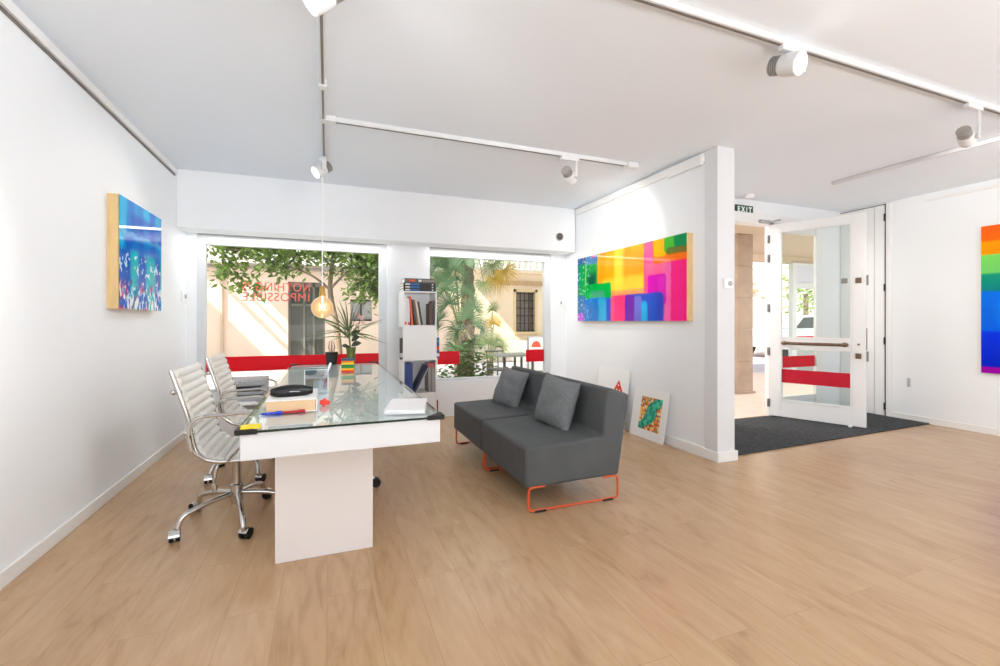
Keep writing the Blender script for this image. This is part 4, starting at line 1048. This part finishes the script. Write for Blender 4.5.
for pts in ([(.05,8,1.72),(-.25,7.9,1.95),(-.7,7.8,2.1),(-1.4,7.7,2.3),(-2.1,7.7,2.35)],[(.06,8,1.75),(.3,7.9,2.0),(.6,7.8,2.2),(1.0,7.7,2.5)],[(.08,8,2.1),(-.3,8.2,2.5),(-.9,8.3,2.9),(-1.6,8.4,3.3)],[(.1,8,2.2),(.5,8.3,2.7),(1.0,8.5,3.2)],[(.12,8,2.5),(-.1,7.6,2.9),(-.5,7.2,3.2)]):
    s_ = spline(pts, 5); brs.tube(s_, [.022*(1-.75*i/len(s_)) for i in range(len(s_))], 7)
brs.build('branches', bk, tr_, smooth=True)
fo = MB()
for c_, n_, sp in [((-1.55,7.8,2.52),90,(.18,.25,.12)),((-1.2,7.8,2.35),110,(.22,.25,.14)),((-.95,7.8,2.30),120,(.25,.25,.15)),((-.6,7.8,2.42),130,(.28,.25,.13)),((-.25,7.8,2.4),130,(.25,.25,.14)),((.1,7.8,2.45),120,(.25,.25,.14)),((.4,7.8,2.25),200,(.2,.25,.22)),((.68,7.8,2.15),240,(.17,.25,.26)),((.9,7.8,2.1),220,(.16,.25,.3)),((1.15,7.9,2.3),160,(.2,.3,.3)),
                   ((-1.42,7.75,2.0),34,(.09,.12,.12)),((-1.22,7.75,1.82),26,(.07,.1,.10)),((-1.0,7.75,1.72),18,(.06,.1,.08)),((-.75,7.75,2.05),40,(.12,.15,.12)),((-.5,7.75,2.15),36,(.12,.15,.10)),((.55,7.75,1.78),50,(.12,.15,.12)),((.8,7.75,1.7),50,(.12,.15,.1)),
                   ((-1.0,8,3.0),260,(.7,.5,.3)),((.3,8,3.2),320,(.7,.5,.4)),((-.4,8,3.8),300,(.8,.6,.35)),((-1.9,7.9,2.8),120,(.3,.3,.2))]:
    leaves_into(fo, c_, int(n_*2.6), sp, .115)
fo.build('foliage', leaf_mat('street_tree_leaf', (116,138,64), var=.4, scale=5, trans=.4), tr_)

# fan palms and shrub in the second window
def fan(mb, c, d, rad, n=20, spread=4.2, droop=.22):
    c = Vector(c); d = Vector(d).normalized(); nr = Vector((random.uniform(-.6,.6), -1, random.uniform(-.5,.5))).normalized()
    sd2 = nr.cross(d).normalized(); d = sd2.cross(nr).normalized()
    for k in range(n):
        a = -spread/2 + spread*k/(n-1) + random.uniform(-.03,.03); v = d*math.cos(a) + sd2*math.sin(a)
        L = rad*(.75+.25*math.cos(a*.8))*random.uniform(.9,1.08); ww = rad*.021; pr_ = v.cross(nr).normalized()
        p1 = c + v*L*.55; p2 = c + v*L + Vector((0,0,-droop*L*random.uniform(.4,1.2)))
        mb.add([c - pr_*ww*.3, c + pr_*ww*.3, p1 + pr_*ww, p1 - pr_*ww, p2], [(0,1,2,3),(3,2,4)])
gL = leaf_mat('palm_leaf', (132,150,98), var=.3, scale=3, trans=.3); gD = leaf_mat('dark_palm_leaf', (84,112,76), var=.3, scale=3, trans=.25); gG = leaf_mat('golden_palm_leaf', (170,140,56), var=.3, scale=4, trans=.3)
petm = mat('palm_petiole', (140,140,90), .7, var=.1)
def palm(name, base, h, crown, label, tr, lm):
    t = thing(name, base, label, 'palm', 'fan palms outside'); bx, by, bz = base
    if h > .3:
        k = max(4, int(h/.12)); prof = [(tr*(1.15 if i % 2 else .92)*(1+.1*math.sin(i)), h*i/k) for i in range(k+1)]
        MB().lathe(prof, base, 14).build('trunk', mat('hairy_palm_trunk', (128,112,92), .95, var=.35, vscale=16, bump=.8, bscale=40), t, smooth=False)
    for (cx, cy, cz, rad, gold) in crown:
        o0 = Vector((bx, by, bz+h*.97 if h > .3 else bz+.1)); c_ = Vector((cx, cy, cz)); d = (c_-o0); 
        if d.length < .05: d = Vector((0,0,1))
        dirn = (d.normalized() + Vector((0,0,-.35 if h > .3 and cz < bz+h else .1)))
        f_ = MB(); fan(f_, c_, dirn, rad*.8, 36); fo_ = f_.build('frond', gG if gold else lm, t)
        mid = o0.lerp(c_, .5) + Vector((0,0,.12))
        MB().tube(spline([o0, mid, c_], 4), .010, 5).build('petiole', petm, fo_, smooth=True)
palm('fan_palm', (2.60, 8.5, -.02), 3.3, [(3.05,8.3,2.65,.55,0),(3.3,8.4,2.6,.55,0),(3.25,8.2,2.2,.5,1),(3.0,8.2,2.3,.5,0),(2.3,8.2,2.6,.6,0),(2.05,8.3,2.4,.6,0),(2.7,8.0,2.75,.55,0),(1.95,8.4,2.9,.6,0),(3.5,8.6,2.95,.6,0),(2.5,8.9,3.6,.6,0),(2.9,8.9,3.8,.6,0),(2.1,8.7,3.7,.6,0),(3.3,8.8,3.5,.6,0),(2.7,8.1,3.7,.6,0),(3.1,8.3,2.05,.45,1),(2.85,8.25,1.95,.4,0)],
     'tall fan palm with shaggy trunk outside the right window', .125, gL)
palm('fan_palm', (2.30, 8.0, -.02), 1.0, [(1.95,7.7,1.75,.5,0),(2.2,7.9,1.95,.5,0),(1.8,7.7,2.15,.5,0),(2.3,7.75,2.25,.5,0),(1.75,7.7,1.0,.5,0),(2.4,7.65,.85,.4,0),(1.9,7.9,1.9,.5,0),(2.1,7.7,2.1,.5,0),(2.35,7.8,1.7,.5,0),(2.0,7.7,1.5,.5,0),(2.35,7.6,1.25,.5,0),(2.15,7.6,1.0,.45,0),(2.6,7.7,1.05,.4,0),(1.85,7.8,1.2,.5,0),(2.5,7.8,1.45,.4,0),(2.1,7.6,.75,.4,0),(2.0,8,2.4,.5,0),(2.25,8.2,2.3,.5,0)],
     'dense dark green fan palm standing left of the tall palm', .10, gD)
palm('fan_palm', (2.78, 7.7, -.02), .5, [(2.78,7.5,1.15,.32,1),(2.85,7.5,.85,.34,0),(2.65,7.5,.80,.34,0),(2.75,7.5,1.4,.3,0),(2.95,7.6,.72,.3,0),(2.7,7.5,.55,.3,0)],
     'small pale fan palm at the foot of the tall palm', .06, gL)
sh = thing('shrub', (2.2, 7.2, -.02), 'low leafy shrub under the palms below the red sticker', 'shrub')
f_ = MB()
for c_, n_ in (((1.95,7.2,.3),160),((2.2,7.2,.4),160),((2.4,7.15,.3),120),((2.1,7.3,.6),120),((2.3,7.3,.62),80)): leaves_into(f_, c_, n_, (.16,.14,.14), .10, .3)
f_.build('foliage', leaf_mat('shrub_leaf', (92,116,62), var=.4, scale=6), sh)
MB().tube([(2.2,7.2,-.02),(2.2,7.2,.45)], .02, 6).build('stem', bk, sh)

# sheets added above the view, shaped to throw slanting shade on the house
def shade_sheet(x0, x1, y0, y1, z, label):
    mb = MB(); mb.box(x0, x1, y0, y1, z, z+.02)
    tag(mb.build('added_shade_sheet', M['pale']), label, 'shade sheet', 'added shade sheets above the view')
shade_sheet(-11, -5.15, 9.2, 12.9, 4.4, 'wide pale sheet added above the view for shade, at the far left')
shade_sheet(-4.54, -4.40, 9.2, 12.9, 4.4, 'narrow pale strip added above the view for shade, next to the far left sheet')
shade_sheet(-4.17, -4.08, 9.2, 12.9, 4.4, 'narrowest pale strip added above the view for shade, left of the wide middle sheet')
shade_sheet(-3.82, 1.25, 9.2, 12.9, 4.4, 'wide pale sheet added above the view for shade, behind the tree')
shade_sheet(1.96, 7.5, 9.2, 12.9, 4.8, 'pale sheet added above the view for shade, in front of the ochre house')

# portico outside the door
struct(MB().box(3.3, 14, 4.24, 7.2, 2.64, 2.9).box(3.3, 14, 7.0, 7.2, 2.5, 2.64).build('trim_9', mat('portico_soffit', (206,188,166), .9, var=.03, vscale=2)))
col = thing('stone_column', (6.47, 5.62, 0), 'square tan stone column seen through the open doorway', 'column')
cm_ = MB()
for k in range(5): cm_.box(6.30, 6.64, 5.46, 5.80, k*.528, k*.528+.524)
cm_.build('shaft', M['stone'], col, bevel=.004)
MB().box(6.27, 6.67, 5.43, 5.83, 0, .03).build('plinth', M['stone'], col, bevel=.004)
st = thing('wooden_stool', (9.7, 8.3, -.02), 'small wooden stool out on the street beyond the stone column', 'stool')
MB().box(9.5,9.9,8.15,8.45,.66,.70).build('seat', M['stone'], st)
for a in (9.54, 9.86):
    for b_ in (8.19, 8.41): MB().cyl((a,b_,0),(a,b_,.66),.022,n=8).build('leg', mat('brown_wood', (140,84,62), .6, var=.1), st, smooth=True)
MB().cyl((9.54,8.19,.25),(9.86,8.19,.55),.018,n=6).cyl((9.54,8.19,.55),(9.86,8.19,.25),.018,n=6).build('brace', mat('brown_brace', (140,84,62), .6, var=.1), st)
sw = thing('shopfront', (10.2, 7.0, 0), 'white framed shopfront window under the portico, seen through the glass door', 'building')
MB().box(9.66,9.80,6.95,7.05,0,2.5).box(10.75,10.85,6.95,7.05,0,2.5).box(9.80,10.75,6.95,7.05,1.94,2.06).box(9.80,10.75,6.95,7.05,2.42,2.5).box(9.80,10.75,6.95,7.05,.72,.80).build('window_frame', M['frame'], sw, bevel=.005)
MB().box(9.80,10.75,6.98,7.02,0,.72).build('sill_panel', M['grey'], sw)
MB().box(9.80,10.75,6.985,6.995,.80,1.94).build('window_pane', M['glass'], sw)
MB().box(9.80,10.75,6.985,6.995,2.06,2.42).build('blind', mat('lavender_blind', (214,214,230), .8, var=.02), sw)
MB().box(9.80,10.75,6.978,6.983,.80,.86).build('red_band', M['red'], sw)
MB().box(10.85,14,6.95,7.05,0,2.6).build('wall', M['pale'], sw)
# parked car and bicycle
car = thing('parked_car', (15.2, 11.0, -.02), 'white parked car across the street seen through the glass door', 'car', rz=R(0))
poly = [(-1.9,.35),(-1.9,.75),(-1.6,.92),(-1.0,.98),(-.55,1.40),(.7,1.44),(1.25,1.0),(1.85,.9),(1.95,.4)]
MB().prism_y(poly, -.8, .8).build('body', mat('white_car_paint', (226,228,230), .2, var=.01, coat=1), car, bevel=.06, seg=3, local=True)
MB().prism_y([(-.92,.98),(-.5,1.34),(.62,1.37),(1.1,1.0)], -.815, .815).build('windows', M['dark'], car, local=True)
for x in (-1.2, 1.25):
    for s in (-1, 1): MB().cyl((x, s*.66, .32),(x, s*.84, .32),.32,n=20).build('wheel', M['rubber'], car, smooth=True, local=True)
bc = thing('bicycle', (12.2, 9.2, -.02), 'dark bicycle standing on the street beyond the glass door', 'bicycle', rz=R(35))
for x in (-.52,.52):
    MB().tube([(x+.33*math.cos(R(a)), 0, .34+.33*math.sin(R(a))) for a in range(0,360,15)], .018, 6, closed=True).build('wheel', M['rubber'], bc, smooth=True, local=True)
fm = MB()
for a_, b_ in (((-.52,0,.34),(-.1,0,.34)),((-.52,0,.34),(-.2,0,.80)),((-.1,0,.34),(-.22,0,.92)),((-.1,0,.34),(.38,0,.80)),((-.2,0,.80),(.38,0,.84)),((.52,0,.34),(.36,0,.98))): fm.cyl(a_, b_, .016, n=8)
fm.build('frame', M['iron'], bc, smooth=True, local=True)
MB().tube([(.36,-.28,1.02),(.36,0,.99),(.36,.28,1.02)], .013, 6).build('handlebar', M['steel'], bc, smooth=True, local=True)
MB().box(-.34,-.1,-.06,.06,.91,.95).build('saddle', M['rubber'], bc, bevel=.01, local=True)
# distant trees and pale house closing the street
fb = thing('distant_house', (20, 17, 0), 'pale sunlit house closing the street beyond the portico', 'building')
MB().box(9, 30, 17, 17.3, -.02, 8).build('wall', mat('warm_pale_render', (246,232,214), .9, var=.02), fb)
tr2 = thing('distant_tree', (19.6, 13.5, -.02), 'pale green tree beyond the parked car', 'tree')
f_ = MB(); leaves_into(f_, (19.6,13.5,2.6), 500, (.9,.5,.7), .25); f_.build('foliage', leaf_mat('pale_leaf', (168,184,120), var=.3), tr2)
MB().tube([(19.6,13.5,-.02),(19.6,13.5,2.4)], .1, 8).build('trunk', bk, tr2)

#@@LIGHT
# ------------------------------------------------------------------ light, world, camera
w = bpy.data.worlds.new('world'); scn.world = w; w.use_nodes = True; nt = w.node_tree
bg = nt.nodes['Background']; tc = nt.nodes.new('ShaderNodeTexCoord'); sp = nt.nodes.new('ShaderNodeSeparateXYZ'); rp = nt.nodes.new('ShaderNodeValToRGB')
nt.links.new(tc.outputs['Generated'], sp.inputs[0]); nt.links.new(sp.outputs['Z'], rp.inputs[0]); nt.links.new(rp.outputs[0], bg.inputs[0])
rp.color_ramp.elements[0].position = 0; rp.color_ramp.elements[0].color = (1,.98,.95,1); rp.color_ramp.elements[1].position = .6; rp.color_ramp.elements[1].color = (.72,.86,1,1)
bg.inputs[1].default_value = 1.05
def light(kind, name, loc, aim, energy, size=None, col=(1,1,1), **kw):
    l = bpy.data.lights.new(name, kind); l.energy = energy; l.color = col
    if kind == 'AREA': l.shape = 'RECTANGLE'; l.size, l.size_y = size
    for k, v in kw.items(): setattr(l, k, v)
    o = bpy.data.objects.new(name, l); COL.objects.link(o); o.location = loc
    o.rotation_euler = Vector(aim).to_track_quat('-Z', 'Y').to_euler(); return o
light('SUN', 'sun', (0,0,10), (.64,.5,-.72), 5.2, col=(1,.95,.86), angle=R(.6))
# fill lights added behind the viewer to brighten the room and its ceiling
light('AREA', 'rear_fill_light', (2.6, YF+.15, 1.35), (0,1,.06), 14, (7.2, 2.3), (.96,.985,1))
light('AREA', 'ceiling_fill_light', (1.0, -1.9, .9), (.0,.25,1), 84, (4.2, 1.6), (.97,.99,1))
light('AREA', 'ceiling_fill_light_right', (5.0, -1.9, .9), (.0,.25,1), 56, (2.6, 1.6), (.97,.99,1))
# fill spots added above the viewer, out of view, to brighten the side walls
light('SPOT', 'fill_spot_left', (1.3, .6, 2.6), (-2.7,3.2,-.8), 125, col=(.97,.99,1), spot_size=R(72), spot_blend=.95, shadow_soft_size=.25)
light('SPOT', 'fill_spot_partition', (-.4, 1.5, 2.6), (3.5,3.35,-.8), 230, col=(.97,.99,1), spot_size=R(46), spot_blend=.95, shadow_soft_size=.25)
# fill strips added under the bulkhead to lift the far floor and ceiling
light('AREA', 'bulkhead_fill_strip', (-.3, 5.36, 2.113), (0,-.05,-1), 5.5, (1.85, .10), (1,.99,.97))
light('AREA', 'bulkhead_fill_strip_right', (2.03, 5.36, 2.113), (0,-.05,-1), 5, (1.65, .10), (1,.99,.97))
# fill lights added under the portico, hidden from the viewer
light('AREA', 'portico_fill_light', (4.0, 5.0, 2.62), (.1,.1,-1), 60, (.8, .8), (1,.97,.94))
light('AREA', 'portico_fill_light_right', (8.2, 4.9, 2.62), (.1,.1,-1), 60, (.8, .8), (1,.97,.94))

cam = bpy.data.cameras.new('camera'); co = bpy.data.objects.new('camera', cam); COL.objects.link(co)
co.location = (0, 0, 1.2); co.rotation_euler = (R(90), 0, -math.atan(173/448))
cam.sensor_width = 36; cam.lens = 448/1000*36; cam.shift_y = -.012; cam.clip_start = .05; cam.clip_end = 200
scn.camera = co
scn.view_settings.view_transform = 'Standard'; scn.view_settings.look = 'None'; scn.view_settings.exposure = .54
c = scn.cycles; c.use_denoising = True; c.max_bounces = 12; c.diffuse_bounces = 8; c.glossy_bounces = 5; c.transparent_max_bounces = 16; c.sample_clamp_indirect = 6
